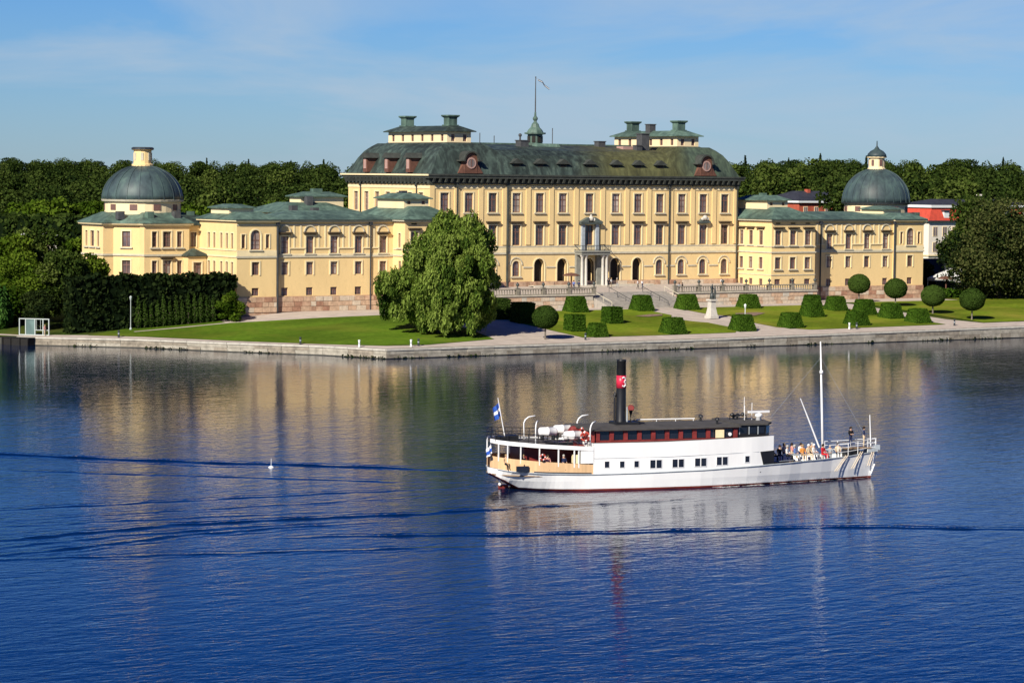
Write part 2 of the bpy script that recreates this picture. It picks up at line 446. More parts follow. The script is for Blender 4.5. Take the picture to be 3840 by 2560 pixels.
# ------------------------------------------------------------------ mesh helpers
class MB:
    def __init__(s):
        s.v, s.f, s.m = [], [], []
        s.T = None
    def _p(s, p):
        if s.T is not None:
            p = s.T @ Vector(p)
        s.v.append((p[0], p[1], p[2]))
        return len(s.v) - 1
    def poly(s, pts, m=0):
        s.f.append([s._p(p) for p in pts])
        s.m.append(m)
    def box(s, x0, x1, y0, y1, z0, z1, m=0):
        i = [s._p(p) for p in ((x0, y0, z0), (x1, y0, z0), (x1, y1, z0), (x0, y1, z0), (x0, y0, z1), (x1, y0, z1), (x1, y1, z1), (x0, y1, z1))]
        for q in ((0, 3, 2, 1), (4, 5, 6, 7), (0, 1, 5, 4), (1, 2, 6, 5), (2, 3, 7, 6), (3, 0, 4, 7)):
            s.f.append([i[k] for k in q]); s.m.append(m)
    def hull(s, a, b, m=0):
        """two equal loops a (bottom) and b (top) -> closed solid"""
        n = len(a)
        ia = [s._p(p) for p in a]; ib = [s._p(p) for p in b]
        s.f.append(ia[::-1]); s.m.append(m)
        s.f.append(ib); s.m.append(m)
        for k in range(n):
            s.f.append([ia[k], ia[(k + 1) % n], ib[(k + 1) % n], ib[k]]); s.m.append(m)
    def prism(s, pts, z0, z1, m=0):
        s.hull([(p[0], p[1], z0) for p in pts], [(p[0], p[1], z1) for p in pts], m)
    def loft(s, loops, m=0, cap=True):
        n = len(loops[0])
        idx = [[s._p(p) for p in l] for l in loops]
        for a, b in zip(idx[:-1], idx[1:]):
            for k in range(n):
                s.f.append([a[k], a[(k + 1) % n], b[(k + 1) % n], b[k]]); s.m.append(m)
        if cap:
            s.f.append(idx[0][::-1]); s.m.append(m)
            s.f.append(idx[-1]); s.m.append(m)
    def lathe(s, prof, n=16, c=(0, 0), m=0, cap=True, ph=0.0):
        s.loft([[(c[0] + r * math.cos(2 * PI * k / n + ph), c[1] + r * math.sin(2 * PI * k / n + ph), z) for k in range(n)] for r, z in prof], m, cap)
    def tube(s, pts, r, n=6, m=0):
        pts = [Vector(p) for p in pts]
        rr = r if isinstance(r, (list, tuple)) else [r] * len(pts)
        loops = []
        for i, p in enumerate(pts):
            d = (pts[min(i + 1, len(pts) - 1)] - pts[max(i - 1, 0)]).normalized()
            a = d.cross(Vector((0, 0, 1)))
            if a.length < 1e-3:
                a = Vector((1, 0, 0))
            a.normalize()
            b = a.cross(d)
            loops.append([p + (a * math.cos(2 * PI * k / n) + b * math.sin(2 * PI * k / n)) * rr[i] for k in range(n)])
        s.loft(loops, m)
    def ball(s, c, r, n=10, k=6, m=0, sz=1.0):
        s.lathe([(max(1e-3, r * math.sin(PI * i / k)), c[2] - r * sz * math.cos(PI * i / k)) for i in range(k + 1)], n, (c[0], c[1]), m, False)
    def mesh(s, name, mats, smooth=False):
        me = bpy.data.meshes.new(name)
        me.from_pydata(s.v, [], s.f)
        for mt in (mats if isinstance(mats, (list, tuple)) else [mats]):
            me.materials.append(MATS[mt])
        if any(s.m):
            me.polygons.foreach_set('material_index', s.m)
        if smooth:
            me.polygons.foreach_set('use_smooth', [True] * len(me.polygons))
        me.update()
        return me
    def build(s, name, mats, parent=None, smooth=False, loc=None, rz=0.0, kind=None):
        return put(name, s.mesh(name, mats, smooth), parent, loc, rz, kind)

def put(name, mesh, parent=None, loc=None, rz=0.0, kind=None, scale=None):
    o = bpy.data.objects.new(name, mesh)
    COL.objects.link(o)
    if parent is not None:
        o.parent = parent
    if loc is not None:
        o.location = loc
    o.rotation_euler = (0, 0, rz)
    if scale is not None:
        o.scale = scale if isinstance(scale, (tuple, list)) else (scale,) * 3
    if kind:
        o['kind'] = kind
    return o

def empty(name, loc=(0, 0, 0), rz=0.0, parent=None):
    o = bpy.data.objects.new(name, None)
    COL.objects.link(o)
    o.location = loc
    o.rotation_euler = (0, 0, rz)
    o.empty_display_size = 0.5
    if parent is not None:
        o.parent = parent
    return o

def tag(o, label, cat, group=None):
    o['label'] = label
    o['category'] = cat
    if group:
        o['group'] = group
    return o

def structure(o, label=None):
    o['kind'] = 'structure'
    if label:
        o['label'] = label
    return o

def copy_tree(o, parent=None):
    c = o.copy()
    COL.objects.link(c)
    if parent is not None:
        c.parent = parent
    for ch in list(o.children):
        copy_tree(ch, c)
    return c

# ------------------------------------------------------------------ the lie of the land
QUAY = [(-320.0, 240.0), (-150.0, 46.0), (-103.0, 1.0), (-98.6, -5.0), (-97.3, -7.4), (-87.0, -17.6), (-79.6, -30.0), (-71.6, -41.5), (-67.8, -51.2), (420.0, -51.2)]
def quay_dist(x, y):
    d = 1e9
    for (x0, y0), (x1, y1) in zip(QUAY[:-1], QUAY[1:]):
        dx, dy = x1 - x0, y1 - y0
        t = max(0.0, min(1.0, ((x - x0) * dx + (y - y0) * dy) / (dx * dx + dy * dy)))
        d = min(d, math.hypot(x - x0 - t * dx, y - y0 - t * dy))
    return d
def quay_top(x):
    return 1.12 + 0.13 * max(0, min(1, (x + 100) / 32)) + 0.5 * max(0, min(1, (x + 20) / 70))
def sstep(t):
    t = max(0.0, min(1.0, t))
    return t * t * (3 - 2 * t)
def ground_z(x, y):
    d = quay_dist(x, y)
    q = quay_top(x)
    z = q + (3.72 - q) * min(d, 33.0) / 33.0
    dep = (x - CAMPOS.x) * 0.5543 + (y - CAMPOS.y) * 0.8324
    return z + 10.5 * sstep((dep - 500) / 420.0) + 4 * sstep((dep - 900) / 600)

# ------------------------------------------------------------------ ground, paths, lawns
def sheet(name, pts, mat, dz, xs, ys, zf=None):
    bm = bmesh.new()
    bm.faces.new([bm.verts.new((p[0], p[1], 0)) for p in pts])
    for k, vals in ((0, xs), (1, ys)):
        for v in vals:
            co = (v, 0, 0) if k == 0 else (0, v, 0)
            no = (1, 0, 0) if k == 0 else (0, 1, 0)
            bmesh.ops.bisect_plane(bm, geom=bm.verts[:] + bm.edges[:] + bm.faces[:], plane_co=co, plane_no=no, dist=1e-5)
    for v in bm.verts:
        v.co.z = (zf or ground_z)(v.co.x, v.co.y) + dz
    bmesh.ops.recalc_face_normals(bm, faces=bm.faces[:])
    if sum(f.normal.z for f in bm.faces) < 0:
        bmesh.ops.reverse_faces(bm, faces=bm.faces[:])
    me = bpy.data.meshes.new(name)
    bm.to_mesh(me)
    bm.free()
    me.materials.append(MATS[mat])
    for p in me.polygons:
        p.use_smooth = True
    return put(name, me)

def rng(a, b, s):
    return [a + i * s for i in range(int(round((b - a) / s)) + 1)]

_far = [(420.0, 1700.0), (-1200.0, 1700.0), (-1200.0, 900.0)]
land = QUAY + [(1500.0, -51.2), (2600.0, 1200.0), (2600.0, 2600.0), (-900.0, 2600.0), (-900.0, 900.0)]
gx = rng(-160, 140, 5) + [-240, -200, 180, 240, 320, 420, 560, 760, 1000]
gy = rng(-50, 60, 5) + rng(80, 400, 20) + [450, 520, 600, 700, 850, 1000, 1200]
structure(sheet('ground', land, 'meadow', -0.06, gx, gy))

fx, fy = rng(-110, 140, 4), rng(-51, 25, 3)
structure(sheet('promenade', [(-102, 1.5), (-97.9, -5.1), (-96.6, -7.6), (-86.4, -17.3), (-79.0, -29.7), (-71.0, -41.2), (-67.4, -50.4), (140, -50.4), (140, -45.6), (41.5, -45.6), (38.8, -40), (38.8, -14), (66, -14), (66, -5), (36.5, -5), (36.5, -8), (-36.5, -8), (-36.5, -5), (-66, -5), (-66, -1.6), (-68, -1.7), (-70.2, -11.0), (-80, -20), (-90, -10.4), (-97, -4.6), (-100.6, 1.5)], 'gravel', -0.02, fx, fy))
structure(sheet('lawn', [(-90.6, -10.3), (-85.0, -8.0), (-68.4, -2.4), (-69.8, -11.1), (-64.0, -13.1), (-57.0, -15.0), (-49.2, -18.0), (-45.2, -20.5), (-44.6, -34), (-47.2, -45.0), (-60.0, -48.4), (-66.0, -47.9), (-69.8, -41.6), (-77.9, -29.4), (-85.2, -16.2)], 'lawn_green', 0.03, fx, fy))
structure(sheet('gravel_track', [(-69.8, -10.8), (-69.6, -11.5), (-76.0, -11.5), (-84.0, -11.3), (-84.0, -10.8), (-76.0, -10.7)], 'gravel', 0.05, fx, fy))
def quarter(s):
    pts = [(3.4, -18.6), (31.8, -18.6), (33.4, -30), (33.4, -46.0), (7.0, -46.2), (3.6, -42.4), (3.6, -36.0)]
    for k in range(9):
        a = -math.acos(3.5 / 5.6) + k * 2 * math.acos(3.5 / 5.6) / 8
        pts.append((5.6 * math.cos(a), -31 + 5.6 * math.sin(a)))
    pts.append((3.4, -26))
    return [(s * x, y) for x, y in pts]
structure(sheet('lawn', quarter(-1), 'lawn_dry', 0.03, fx, fy))
structure(sheet('lawn', quarter(1), 'lawn_dry', 0.03, fx, fy))
structure(sheet('lawn', [(40.6, -14.5), (41.6, -45.2), (140, -45.2), (140, 20), (90, 12), (70, 4), (66.6, -3), (66.6, -14.5)], 'lawn_dry', 0.03, fx, fy))
structure(sheet('flower_bed', [(-10.5, -26.8), (-6.4, -25.2), (-4.4, -25.4), (-5.6, -27.0), (-9.0, -28.0)], 'flower_bed', 0.10, fx, fy))
structure(sheet('flower_bed', [(6.4, -29.6), (8.4, -26.6), (13.0, -26.2), (13.6, -27.4), (9.6, -30.0)], 'flower_bed', 0.10, fx, fy))

# ------------------------------------------------------------------ quay wall of stones
qw = empty('quay_wall', (0, 0, 0))
structure(qw, None)
qb = MB()
_segs = list(zip(QUAY[:-1], QUAY[1:]))
def seg_frame(a, b):
    d = Vector((b[0] - a[0], b[1] - a[1], 0))
    L = d.length
    d.normalize()
    return d, Vector((-d.y, d.x, 0)), L       # along, inland normal
for a, b in _segs:
    d, n, L = seg_frame(a, b)
    k = max(1, int(L / 12)) if L < 200 else 30
    for i in range(k):
        pa = Vector((a[0], a[1], 0)) + d * (L * i / k)
        pb = Vector((a[0], a[1], 0)) + d * (L * (i + 1) / k)
        za, zb = quay_top(pa.x) - 0.20, quay_top(pb.x) - 0.20
        A0, B0 = pa + n * 0.03, pb + n * 0.03
        A1, B1 = pa + n * 1.1, pb + n * 1.1
        qb.hull([(A0.x, A0.y, -2), (B0.x, B0.y, -2), (B1.x, B1.y, -2), (A1.x, A1.y, -2)],
                [(A0.x, A0.y, za), (B0.x, B0.y, zb), (B1.x, B1.y, zb), (A1.x, A1.y, za)])
qb.build('mortar_core', 'quay_wet', qw)
rs = random.Random(5)
def stone_mesh(mat, w, d, h, seed):
    r = random.Random(seed)
    b = MB()
    j = lambda s: r.uniform(-s, s)
    lo = [(-w / 2 + j(.02), -d, 0), (w / 2 + j(.02), -d, 0), (w / 2, d, 0), (-w / 2, d, 0)]
    hi = [(-w / 2 + j(.02), -d + j(.02), h + j(.015)), (w / 2 + j(.02), -d + j(.02), h + j(.015)), (w / 2, d, h), (-w / 2, d, h)]
    b.hull(lo, hi)
    return b.mesh('stone', mat)
QS = [stone_mesh(m, 1.0, 0.25, 1.0, i) for i, m in enumerate(['quay_stone', 'quay_stone_b', 'quay_stone', 'quay_stone', 'quay_stone_b'])]
QC = [stone_mesh('quay_coping', 1.0, 0.42, 0.2, 30 + i) for i in range(3)]
for si in range(3, len(_segs)):
    a, b = _segs[si]
    d, n, L = seg_frame(a, b)
    if si == len(_segs) - 1:
        L = 126.0
    ang = math.atan2(d.y, d.x)
    wst = 1.95 if L < 100 else 2.05
    k = max(1, round(L / wst))
    for i in range(k):
        p = Vector((a[0], a[1], 0)) + d * (L * (i + 0.5) / k) + n * 0.30
        zt = quay_top(p.x) - 0.20
        put('coping_stone', rs.choice(QC), qw, (p.x, p.y, zt), ang, scale=(L / k - 0.03, 1, 1))
        p2 = p - n * rs.uniform(0.05, 0.10)
        hz = (zt - 0.06) / 1.0
        off = 0.5 if i % 2 else 0.0
        put('stone', rs.choice(QS), qw, (p2.x, p2.y, 0.10), ang, scale=(L / k - 0.05, 1, hz * 0.46))
        if i == k - 1 and k % 2:
            put('stone', rs.choice(QS), qw, (p2.x, p2.y, 0.13 + hz * 0.46), ang, scale=(L / k - 0.05, 1, hz * 0.5))
        if i % 2 == 0 and i + 1 < k:
            q = Vector((a[0], a[1], 0)) + d * (L * (i + 1) / k) + n * (0.30 - rs.uniform(0.05, 0.1))
            put('stone', rs.choice(QS), qw, (q.x, q.y, 0.13 + hz * 0.46), ang, scale=(2 * L / k - 0.05, 1, hz * 0.5))

# weeds and moss hanging over the foot of the wall
wv, wq, wt = [], [], []
wr_ = np.random.default_rng(12)
for k in range(1500):
    if k % 3:
        x = -67 + 126 * wr_.random(); p = Vector((x, -51.2, 0)); n_ = Vector((0, -1, 0))
        if math.sin(x * .55) + math.sin(x * .21 + 1) < .1:
            continue
    else:
        i_ = int(wr_.integers(4, 8)); a, b = _segs[i_]; f_ = wr_.random()
        d, nn_, L = seg_frame(a, b); p = Vector((a[0], a[1], 0)) + d * L * f_; n_ = -nn_
        if math.sin(p.x * .8) < .2:
            continue
    c = p + n_ * wr_.uniform(.05, .28) + Vector((0, 0, wr_.uniform(.0, .42) ** 1.4))
    s = wr_.uniform(.03, .10)
    a1 = Vector((wr_.normal(), wr_.normal(), wr_.normal())).normalized() * s
    b1 = Vector((wr_.normal(), wr_.normal(), wr_.normal())).normalized() * s * 1.6
    i0 = len(wv)
    wv += [c - a1 - b1, c + a1 - b1, c + a1 + b1, c - a1 + b1]
    wq.append((i0, i0 + 1, i0 + 2, i0 + 3)); wt.append(wr_.random())
WEEDS = (wv, wq, wt)

# ------------------------------------------------------------------ the lake with the ship's wake
WAKES = [  # ridge lines on the water, height and half width
    ([(-170, -125), (-157.1, -137.3), (-149.5, -146.5), (-144.3, -151.9), (-138.8, -156.7), (-133.8, -162.0), (-129.0, -167.0)], 0.100, 0.45),
    ([(-171, -127), (-158.3, -139.3), (-150.7, -148.5), (-145.5, -154.3), (-140.0, -159.2)], 0.035, 0.43),
    ([(-164, -146), (-156.7, -153.7), (-148.9, -160.7), (-138.8, -170.3), (-133.0, -173.8)], 0.050, 0.36),
    ([(-184, -187.5), (-178.1, -186.9), (-171.7, -186.2), (-165.0, -185.5), (-155.7, -186.8), (-147.9, -188.3), (-139.1, -188.9), (-132.1, -189.8), (-125.0, -191)], 0.095, 0.43),
    ([(-186, -194), (-180.8, -193.4), (-174.5, -192.4), (-167.5, -190.5), (-158, -190.3), (-149.6, -191.4)], 0.080, 0.40),
    ([(-178, -171.5), (-171.9, -172.3), (-159.0, -173.6), (-145.3, -174.9), (-134.9, -176.7)], 0.050, 0.36),
    ([(-176, -178), (-165, -178.5), (-150.0, -179.5), (-138, -180.5)], 0.040, 0.36),
    ([(-185, -191.0), (-179.7, -190.2), (-170.8, -188.6), (-160.5, -188.6), (-152.8, -189.9)], 0.045, 0.36),
    ([(-190, -191), (-179.7, -195.7), (-173.9, -197.6), (-168.8, -199.3), (-160.9, -201.9), (-155.7, -203.7), (-150, -206)], 0.065, 0.36),
    ([(-163.0, -194.2), (-157.6, -196.0), (-148.6, -200.5), (-141.7, -203.2), (-135.9, -205.1), (-126.9, -208.0), (-120.7, -212.0), (-112, -218.5)], 0.085, 0.36),
    ([(-143.1, -191.0), (-138.8, -190.4), (-132.4, -190.3), (-126.2, -190.4), (-119.0, -189.6)], 0.050, 0.36),
    ([(-150, -184.6), (-158, -183.2), (-168, -181.6), (-180, -180.2)], 0.035, 0.40),
]
WAKES += [([(x + .35, y + (1.15 if i % 2 else -1.0)) for x, y in pl], a * .45, w * .8) for i, (pl, a, w) in enumerate(list(WAKES))]
def wake_height(X, Y):
    Z = np.zeros_like(X)
    X0, Y0 = X, Y
    for k, (pl, amp, sg) in enumerate(WAKES):
        amp *= 1.25
        Y = Y0 + .16 * np.sin(X0 * .9 + k) + .10 * np.sin(X0 * 2.3 + 2.1 * k) + .06 * np.sin(X0 * 4.7 - k)
        X = X0 + .15 * np.sin(Y0 * 1.1 + k)
        D = np.full_like(X, 1e9)
        T = np.zeros_like(X)
        acc = 0.0
        for (x0, y0), (x1, y1) in zip(pl[:-1], pl[1:]):
            dx, dy = x1 - x0, y1 - y0
            L = math.hypot(dx, dy)
            t = np.clip(((X - x0) * dx + (Y - y0) * dy) / (L * L), 0, 1)
            dd = np.hypot(X - x0 - t * dx, Y - y0 - t * dy)
            T = np.where(dd < D, acc + t * L, T)
            D = np.minimum(D, dd)
            acc += L
        env = np.clip(T / 9.0, 0, 1) * np.clip((acc - T) / 9.0, 0, 1)
        env = env * (0.68 + 0.32 * np.sin(T * 1.3 + k) * np.sin(T * 0.31 + 2 * k))
        Z += amp * env * (np.exp(-(D / sg) ** 2) - 0.35 * np.exp(-((D - 2.1 * sg) / (0.9 * sg)) ** 2))
    return Z
FX0, FX1, FY0, FY1, FS = -200.0, -104.0, -224.0, -122.0, 0.28
nx, ny = int((FX1 - FX0) / FS) + 1, int((FY1 - FY0) / FS) + 1
xs = np.linspace(FX0, FX1, nx)
ys = np.linspace(FY0, FY1, ny)
XX, YY = np.meshgrid(xs, ys)
ZZ = wake_height(XX, YY)
edge = np.minimum(np.minimum(XX - FX0, FX1 - XX), np.minimum(YY - FY0, FY1 - YY))
ZZ *= np.clip(edge / 4.0, 0, 1)
vs = np.stack([XX.ravel(), YY.ravel(), ZZ.ravel()], 1)
I = np.arange(nx * ny).reshape(ny, nx)
quads = np.stack([I[:-1, :-1].ravel(), I[:-1, 1:].ravel(), I[1:, 1:].ravel(), I[1:, :-1].ravel()], 1)
R = 2500.0
extra = np.array([(FX0 - R, FY0 - R, 0), (FX1 + R, FY0 - R, 0), (FX1 + R, FY1 + R, 0), (FX0 - R, FY1 + R, 0),
                  (FX0, FY0, 0), (FX1, FY0, 0), (FX1, FY1, 0), (FX0, FY1, 0)])
n0 = len(vs)
vs = np.concatenate([vs, extra])
eq = np.array([(0, 1, 5, 4), (1, 2, 6, 5), (2, 3, 7, 6), (3, 0, 4, 7)]) + n0
quads = np.concatenate([quads, eq])

def np_mesh(name, V, Q, mat, smooth=False, tone=None):
    me = bpy.data.meshes.new(name)
    me.vertices.add(len(V))
    me.vertices.foreach_set('co', np.ascontiguousarray(V, dtype=np.float32).ravel())
    k = Q.shape[1]
    me.loops.add(Q.size)
    me.loops.foreach_set('vertex_index', np.ascontiguousarray(Q, dtype=np.int32).ravel())
    me.polygons.add(len(Q))
    me.polygons.foreach_set('loop_start', np.arange(0, Q.size, k, dtype=np.int32))
    me.polygons.foreach_set('use_smooth', np.full(len(Q), smooth))
    for mt in (mat if isinstance(mat, (list, tuple)) else [mat]):
        me.materials.append(MATS[mt])
    if tone is not None:
        at = me.attributes.new('tone', 'FLOAT', 'FACE')
        at.data.foreach_set('value', np.ascontiguousarray(tone, dtype=np.float32))
    me.update(calc_edges=True)
    return me
structure(put('lake', np_mesh('lake', vs, quads, 'lake_water', True)))
put('weeds', np_mesh('weeds', np.array([tuple(v) for v in WEEDS[0]]), np.array(WEEDS[1]), 'leaf_dark', False, np.array(WEEDS[2])), None, None, 0, 'stuff')

# ------------------------------------------------------------------ the palace
GZ = 3.7
palace = empty('palace', (0, 12, GZ))
tag(palace, 'long yellow palace with green copper roofs, two domes and low wings behind the garden', 'palace')
OFF = Vector((0, -12, -GZ))
def pal(mb, name, mats, parent=None, smooth=False, kind=None):
    if parent is None:
        return mb.build(name, mats, palace, smooth, OFF, 0, kind)
    return mb.build(name, mats, parent, smooth, None, 0, kind)

WIN = {}
def arc_pts(w, spring, r, k=8):
    return [(-r * math.cos(PI * i / k), spring + r * math.sin(PI * i / k)) for i in range(k + 1)]

def win_proto(kind, w, h, arch):
    key = (kind, round(w, 2), round(h, 2), arch)
    if key in WIN:
        return WIN[key]
    fm = {'door': 'doorway_dark', 'pale': 'frame_pale'}.get(kind, 'frame_brown')
    F = MB()
    t = 0.10
    hs = h - w / 2 if arch else h
    y0, y1 = 0.16, 0.25
    F.box(-w / 2, -w / 2 + t, y0, y1, 0, hs)
    F.box(w / 2 - t, w / 2, y0, y1, 0, hs)
    F.box(-w / 2 + t, w / 2 - t, y0, y1, 0, t)
    bar = 0.075
    if kind != 'door':
        F.box(-bar, bar, y0 + 0.01, y1, t, h - t)
        F.box(-w / 2 + t, w / 2 - t, y0 + 0.02, y1 - 0.01, hs * 0.66 - bar, hs * 0.66 + bar)
        if h > 2.2:
            F.box(-w / 2 + t, w / 2 - t, y0 + 0.03, y1 - 0.02, hs * 0.33 - .03, hs * 0.33 + .03)
    if arch:
        a, b = arc_pts(w, hs, w / 2), arc_pts(w, hs, w / 2 - t)
        for i in range(8):
            F.hull([(a[i][0], y0, a[i][1]), (a[i + 1][0], y0, a[i + 1][1]), (b[i + 1][0], y0, b[i + 1][1]), (b[i][0], y0, b[i][1])],
                   [(a[i][0], y1, a[i][1]), (a[i + 1][0], y1, a[i + 1][1]), (b[i + 1][0], y1, b[i + 1][1]), (b[i][0], y1, b[i][1])])
    else:
        F.box(-w / 2 + t, w / 2 - t, y0, y1, h - t, h)
    r = {'window': F.mesh('window', fm)}
    gm = {'door': 'doorway_dark', 'blind': 'glass_blind', 'dim': 'glass_dim', 'curtain': 'glass_curtain'}.get(kind, 'glass')
    dep = 0.8 if kind == 'door' else 0.225
    def pane(x0, x1, nm):
        P = MB()
        if arch:
            pts = [(x0, dep, 0.02), (x1, dep, 0.02)] + [(x, dep, z) for x, z in reversed(arc_pts(w, hs, w / 2 - 0.01)) if x0 - 1e-6 <= x <= x1 + 1e-6]
        else:
            pts = [(x0, dep, 0.02), (x1, dep, 0.02), (x1, dep, h - 0.02), (x0, dep, h - 0.02)]
        P.poly(pts)
        return P.mesh(nm, gm)
    if kind == 'door':
        r['pane'] = [('door_leaf', pane(-w / 2, w / 2, 'door_leaf'))]
    elif w > 1.3:
        r['pane'] = [('pane', pane(-w / 2 + 0.03, 0, 'pane')), ('pane', pane(0, w / 2 - 0.03, 'pane'))]
    else:
        r['pane'] = [('pane', pane(-w / 2 + 0.03, w / 2 - 0.03, 'pane'))]
    # moulding
    S = MB()
    m = 0.20 if w > 1 else 0.13
    S.box(-w / 2 - m, -w / 2, -0.09, 0.0, -0.05, hs)
    S.box(w / 2, w / 2 + m, -0.09, 0.0, -0.05, hs)
    if arch:
        a, b = arc_pts(w, hs, w / 2 + m), arc_pts(w, hs, w / 2)
        for i in range(8):
            S.hull([(a[i][0], -.09, a[i][1]), (a[i + 1][0], -.09, a[i + 1][1]), (b[i + 1][0], -.09, b[i + 1][1]), (b[i][0], -.09, b[i][1])],
                   [(a[i][0], 0, a[i][1]), (a[i + 1][0], 0, a[i + 1][1]), (b[i + 1][0], 0, b[i + 1][1]), (b[i][0], 0, b[i][1])])
    else:
        S.box(-w / 2 - m, w / 2 + m, -0.09, 0.0, hs, hs + m)
    r['surround'] = S.mesh('surround', 'trim_cream')
    L = MB()
    L.box(-w / 2 - 0.32, w / 2 + 0.32, -0.24, 0.0, -0.24, -0.06)
    r['sill'] = L.mesh('sill', 'trim_grey')
    H = MB()
    H.hull([(-w / 2 - .42, -0.46, h + .36), (w / 2 + .42, -0.46, h + .36), (w / 2 + .42, 0, h + .36), (-w / 2 - .42, 0, h + .36)],
           [(-w / 2 - .48, -0.54, h + .56), (w / 2 + .48, -0.54, h + .56), (w / 2 + .48, 0, h + .62), (-w / 2 - .48, 0, h + .62)])
    H.box(-w / 2 - .3, w / 2 + .3, -0.16, 0, h + .22, h + .36)
    r['hood'] = H.mesh('hood', 'hood_dark')
    WIN[key] = r
    return r

def place_window(p, n, kind, w, h, arch, extras):
    """p: world point at the opening's lower middle on the wall face"""
    r = win_proto(kind, w, h, arch)
    rz = math.atan2(n[0], -n[1])
    o = put('door' if kind == 'door' else 'window', r['window'], palace, Vector(p) - Vector((0, 12, GZ)), rz)
    for nm, me in r['pane']:
        put(nm, me, o)
    for e in extras:
        put(e, r[e], o)
    return o

def wall_face(mb, a, b, z0, z1, ops, depth=0.30, wins=True):
    """wall from a to b (outside on the right of a->b reversed: outward normal = (dy,-dx)) with openings"""
    a, b = Vector((a[0], a[1], 0)), Vector((b[0], b[1], 0))
    d = (b - a)
    L = d.length
    d.normalize()
    n = Vector((d.y, -d.x, 0))
    P = lambda s, z, q=0.0: tuple(a + d * s - n * q + Vector((0, 0, z)))
    xs_, zs_ = {0.0, L}, {z0, z1}
    for o in ops:
        xs_ |= {o['s'] - o['w'] / 2, o['s'] + o['w'] / 2}
        zs_ |= {o['b'], o['t']}
    xs_, zs_ = sorted(xs_), sorted(zs_)
    for x0, x1 in zip(xs_[:-1], xs_[1:]):
        if x1 - x0 < 1e-4:
            continue
        for q0, q1 in zip(zs_[:-1], zs_[1:]):
            if q1 - q0 < 1e-4:
                continue
            cx, cz = (x0 + x1) / 2, (q0 + q1) / 2
            if any(abs(cx - o['s']) < o['w'] / 2 and o['b'] < cz < o['t'] for o in ops):
                continue
            mb.poly([P(x0, q0), P(x1, q0), P(x1, q1), P(x0, q1)])
    for o in ops:
        s, w, zb, zt, arch = o['s'], o['w'], o['b'], o['t'], o.get('arch', False)
        dp = 0.9 if o.get('kind') == 'door' else depth
        hs = zt - w / 2 if arch else zt
        ring = [(s - w / 2, zb), (s + w / 2, zb), (s + w / 2, hs)]
        if arch:
            ar = [(s + x, z) for x, z in arc_pts(w, hs, w / 2)][::-1]
            ring += ar[1:-1]
            for i in range(4):
                mb.poly([P(s + w / 2, zt), P(*ar[i + 1]), P(*ar[i])])
                mb.poly([P(s - w / 2, zt), P(*ar[8 - i]), P(*ar[7 - i])])
        ring.append((s - w / 2, hs))
        for (u0, v0), (u1, v1) in zip(ring, ring[1:] + ring[:1]):
            mb.poly([P(u0, v0), P(u1, v1), P(u1, v1, dp), P(u0, v0, dp)])
        if wins:
            place_window(P(s, zb), n, o.get('kind', 'std'), w, zt - zb, arch, o.get('ex', ()))

def block(name, x0, x1, y0, y1, z0, z1, front=(), left=(), right=(), back=(), mat='yellow_plaster'):
    mb = MB()
    def conv(ops, f):
        return [dict(o, s=f(o['p'])) for o in ops]
    wall_face(mb, (x0, y0), (x1, y0), z0, z1, conv(front, lambda p: p - x0))
    wall_face(mb, (x1, y0), (x1, y1), z0, z1, conv(right, lambda p: p - y0))
    wall_face(mb, (x1, y1), (x0, y1), z0, z1, conv(back, lambda p: x1 - p))
    wall_face(mb, (x0, y1), (x0, y0), z0, z1, conv(left, lambda p: y1 - p))
    mb.poly([(x0, y0, z1), (x1, y0, z1), (x1, y1, z1), (x0, y1, z1)])
    return pal(mb, name, mat)

def op(p, w, b, t, arch=False, kind='std', ex=()):
    return dict(p=p, w=w, b=b, t=t, arch=arch, kind=kind, ex=ex)

rp = random.Random(11)
BAYS = [-26.95, -22.55, -18.2, -13.8, -9.45, -5.1, 0, 5.1, 9.45, 13.8, 18.2, 22.55, 26.95]
MX, MD = 29.6, 24.4
front = []
for i, x in enumerate(BAYS):
    k = rp.choice(['std', 'dim', 'blind', 'std', 'blind', 'curtain'])
    front.append(op(x, 1.5, 17.98, 20.93, False, k, ('surround', 'sill')))
    k = rp.choice(['std', 'dim', 'blind', 'std', 'dim'])
    front.append(op(x, 1.5, 12.87, 15.98, False, k, ('surround', 'hood') if i != 6 else ('surround',)))
    if 4 <= i <= 8:
        front.append(op(x, 1.95, 6.65, 10.8, True, 'door', ('surround',)))
    else:
        front.append(op(x, 1.35, 8.1, 10.48, True, rp.choice(['std', 'blind']), ('surround', 'sill')))
side = []
for k in range(7):
    y = 12.2 + (k - 3) * 3.25
    side.append(op(y, 1.3, 17.98, 20.93, False, 'pale', ('surround', 'sill')))
    side.append(op(y, 1.3, 12.87, 15.98, False, 'pale', ('surround', 'hood')))
block('wall', -MX, MX, 0, MD, GZ - 1, 22.6, front, side, side)

